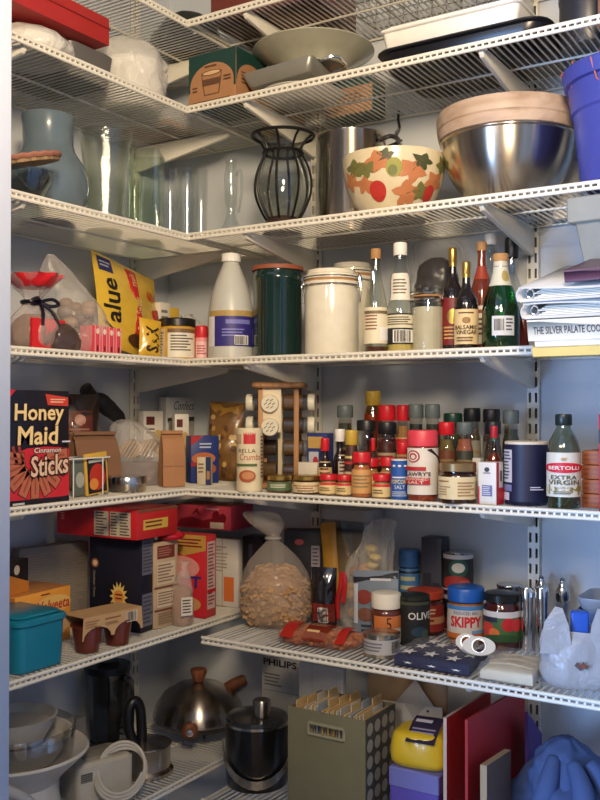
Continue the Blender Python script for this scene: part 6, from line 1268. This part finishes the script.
# cardboard panel and envelope
A = atY(368, -.178); B = atY(446, -.155); hh = zpx(A, 665)-z
carton('cardboard_panel', 'tall tan cardboard panel standing behind the white envelope', 'panel', A, B, .012, z, hh, {'F': (170, 140, 104), 'S': (206, 176, 130)})
A = atY(377, -.212); B = atY(442, -.190); hh = zpx(A, 700)-z
o = carton('paper_envelope', 'large white paper envelope with two dark dots leaning on the cardboard', 'envelope', A, B, .006, z, hh, (206, 200, 190), {'F': [('p', [(.42, .995), (.74, .995), (.57, .86)], (186, 180, 170)), ('e', .06, .96, .018, .012, (40, 36, 36)), ('e', .78, .955, .018, .012, (40, 36, 36)), ('lines', .3, .78, .66, .84, 3, (176, 170, 160))]})
mb = MB(); mb.loft([[(-.03, -.003, hh), (.05, -.003, hh), (.012, -.003, hh+.05)], [(-.03, -.002, hh), (.05, -.002, hh), (.012, -.002, hh+.05)]], C((190, 184, 174), .6)); mb.build('open_flap', o, smooth=False)
# purple box and yellow pack
A = atY(388, -.352); B = atY(438, -.352); hp = zpx(A, 766)-z; w = B[0]-A[0]
t = T('purple_box', 'purple lidded cardboard box below the yellow pack', 'box', ((A[0]+B[0])/2, -.352+.055, z))
PU = (96, 82, 176)
mb = MB(); mb.rbox(w*.97, .106, 0, hp-.004, C(PU, .5), r=.003); mb.build('box_body', t)
mb = MB(); mb.rbox(w, .11, hp-.035, hp, C((120, 122, 190), .5), r=.003, e=.002); mb.build('lid', t)
p = ((A[0]+B[0])/2-.004, -.352+.052)
t = T('yellow_pack', 'soft yellow wrapped pack with a dark label on the purple box', 'pack', (p[0], p[1], z+hp+.001), .12)
hy = zpx(p, 727)-z-hp
mb = MB(); sack(mb, [(.001, .050, .042, 0, 0), (.012, .055, .050, 0, 0), (hy*.5, .055, .05, 0, 0), (hy*.85, .050, .044, .0, 0), (hy*.97, .04, .034, .0, 0), (hy, .02, .018, .0, 0)], C((226, 190, 40), .3, coat=.4), amp=.05, freq=26, seed=14, sq=4); mb.build('wrapper', t)
q = MB(); f = lambda a, b, l: Vector((-.018+.055*a, -.052+.07*b, hy*(.62+.42*math.sin(b*PI*.5))+.011+.0004*l))
pr(q, f, [('p', [(i/6, 0) for i in range(7)]+[(1, j/6) for j in range(1, 7)]+[(1-i/6, 1) for i in range(1, 7)]+[(0, 1-j/6) for j in range(1, 6)], (44, 36, 62)), ('lines', .1, .55, .8, .85, 1, (206, 200, 210)), ('lines', .1, .12, .9, .45, 3, (160, 150, 170))], 2); q.build('dark_label', t, smooth=False)
# red folders standing edge-on, a board, blue cloth
def standing(name, label, cat, pxn, pxf, Yn, Yf, topn, topf, th, col, edge=None, pr_=None):
    a, b = atY(pxn, Yn), atY(pxf, Yf); h0, h1 = zpx(a, topn)-z, zpx(b, topf)-z; m = C(col, .5); e = C(edge or col, .6); mb = MB()
    ux, uy = b[0]-a[0], b[1]-a[1]; L = math.hypot(ux, uy); nx, ny = uy/L*th, -ux/L*th
    q = lambda p, k, zz: (p[0]-a[0]+nx*k, p[1]-a[1]+ny*k, zz)
    A0, A1, B0, B1 = q(a, -1, 0), q(a, 0, 0), q(b, -1, 0), q(b, 0, 0)
    mb.add([q(a, 0, 0), q(b, 0, 0), q(b, 0, h1), q(a, 0, h0), q(a, -1, 0), q(b, -1, 0), q(b, -1, h1), q(a, -1, h0)], [[0, 1, 2, 3], [5, 4, 7, 6]], m)
    mb.add([q(a, 0, 0), q(b, 0, 0), q(b, 0, h1), q(a, 0, h0), q(a, -1, 0), q(b, -1, 0), q(b, -1, h1), q(a, -1, h0)], [[4, 0, 3, 7], [1, 5, 6, 2], [3, 2, 6, 7], [4, 5, 1, 0]], e)
    o = mb.build(name, smooth=False, loc=(a[0], a[1], z)); tag(o, label, cat); return o
RDF = (186, 36, 40)
standing('red_folder', 'red folder standing on edge, nearer the yellow pack', 'folder', 446, 490, -.365, -.06, 718, 690, .006, (204, 42, 44), (196, 176, 160))
standing('red_folder', 'large red folder standing on edge with wooden board against it', 'folder', 467, 524, -.365, -.05, 720, 686, .005, RDF, (170, 40, 40))
standing('purple_folder', 'purple folder sliver standing by the slotted upright', 'folder', 527, 541, -.13, -.03, 712, 734, .006, (92, 64, 150))
standing('cutting_board', 'small brown wooden board leaning on the large red folder', 'board', 486, 510, -.365, -.24, 766, 750, .012, (110, 92, 78), (176, 152, 120))
p = atY(572, -.19)
t = T('blue_cloth', 'crumpled blue cloth bundle at the end of the bottom shelf', 'cloth', (p[0], p[1], z), .2)
BC_ = C((70, 92, 140), .85, var=.1, scale=30, bump=.2)
mb = MB(); hh = zpx(p, 738)-z
sack(mb, [(.001, .085, .085, 0, 0), (.06, .10, .10, 0, 0), (hh*.45, .10, .095, 0, 0), (hh*.7, .075, .07, -.01, 0), (hh*.9, .04, .04, -.015, 0), (hh, .014, .016, -.012, 0)], BC_, amp=.26, freq=17, seed=23, n=90, sub=10, pleat=.10, pk=7); mb.build('cloth_body', t, sharp=180)
mb = MB()
for k, (a, r) in enumerate(((-2.3, .09), (-1.5, .10), (-.9, .095), (-1.9, .06))): mb.tube(spline([(r*.5*math.cos(a), r*.5*math.sin(a), hh*.86), (r*.85*math.cos(a+.2), r*.85*math.sin(a+.2), hh*.66), (r*1.05*math.cos(a+.1), r*1.05*math.sin(a+.1), hh*.4), (r*1.05*math.cos(a-.1), r*1.05*math.sin(a-.1), .06)], 6), [.012+.008*math.sin(PI*i/18) for i in range(19)], BC_, 10)
mb.build('cloth_folds', t, sharp=180)
# ------------------------------------------------------------------ light and camera
def area(name, loc, tgt, size, power, col):
    l = bpy.data.lights.new(name, 'AREA'); l.shape = 'DISK'; l.size = size; l.energy = power; l.color = col
    o = bpy.data.objects.new(name, l); COL.objects.link(o); o.location = loc
    o.rotation_euler = (Vector(tgt)-Vector(loc)).to_track_quat('-Z', 'Y').to_euler(); return o
def spot(name, loc, tgt, size, blend, power, col, rad):
    l = bpy.data.lights.new(name, 'SPOT'); l.spot_size = math.radians(size); l.spot_blend = blend; l.energy = power; l.color = col; l.shadow_soft_size = rad
    o = bpy.data.objects.new(name, l); COL.objects.link(o); o.location = loc; o.rotation_euler = (Vector(tgt)-Vector(loc)).to_track_quat('-Z', 'Y').to_euler(); return o
spot('kitchen_ceiling_spotlight', (1.60, -1.74, 2.14), (.25, -.3, 2.0), 92, 1, 150, (1, .78, .52), .16)
area('kitchen_window', (-.05, -4.0, 1.0), (1.25, 0, .8), 1.3, 165, (.30, .53, 1))
area('added_kitchen_fill', (.80, -3.0, 2.55), (.80, -3.0, 0), .8, 38, (1, .86, .70))  # added fill light: brightens the unseen kitchen for steel reflections
w = bpy.data.worlds.new('kitchen_daylight'); SC.world = w; w.use_nodes = True
w.node_tree.nodes['Background'].inputs['Color'].default_value = (.64, .66, .70, 1); w.node_tree.nodes['Background'].inputs['Strength'].default_value = .06
cd = bpy.data.cameras.new('camera'); co = bpy.data.objects.new('camera', cd); COL.objects.link(co)
co.location = CAM; co.rotation_euler = (PI/2+PITCH, 0, YAW); cd.sensor_fit = 'VERTICAL'; cd.sensor_height = 24; cd.lens = 24*FPX/800; cd.clip_start = .02
SC.camera = co
SC.view_settings.view_transform = 'Standard'; SC.view_settings.look = 'None'; SC.view_settings.gamma = 1; SC.view_settings.exposure = 0
SC.cycles.max_bounces = 8; SC.cycles.transparent_max_bounces = 24; SC.cycles.use_denoising = True
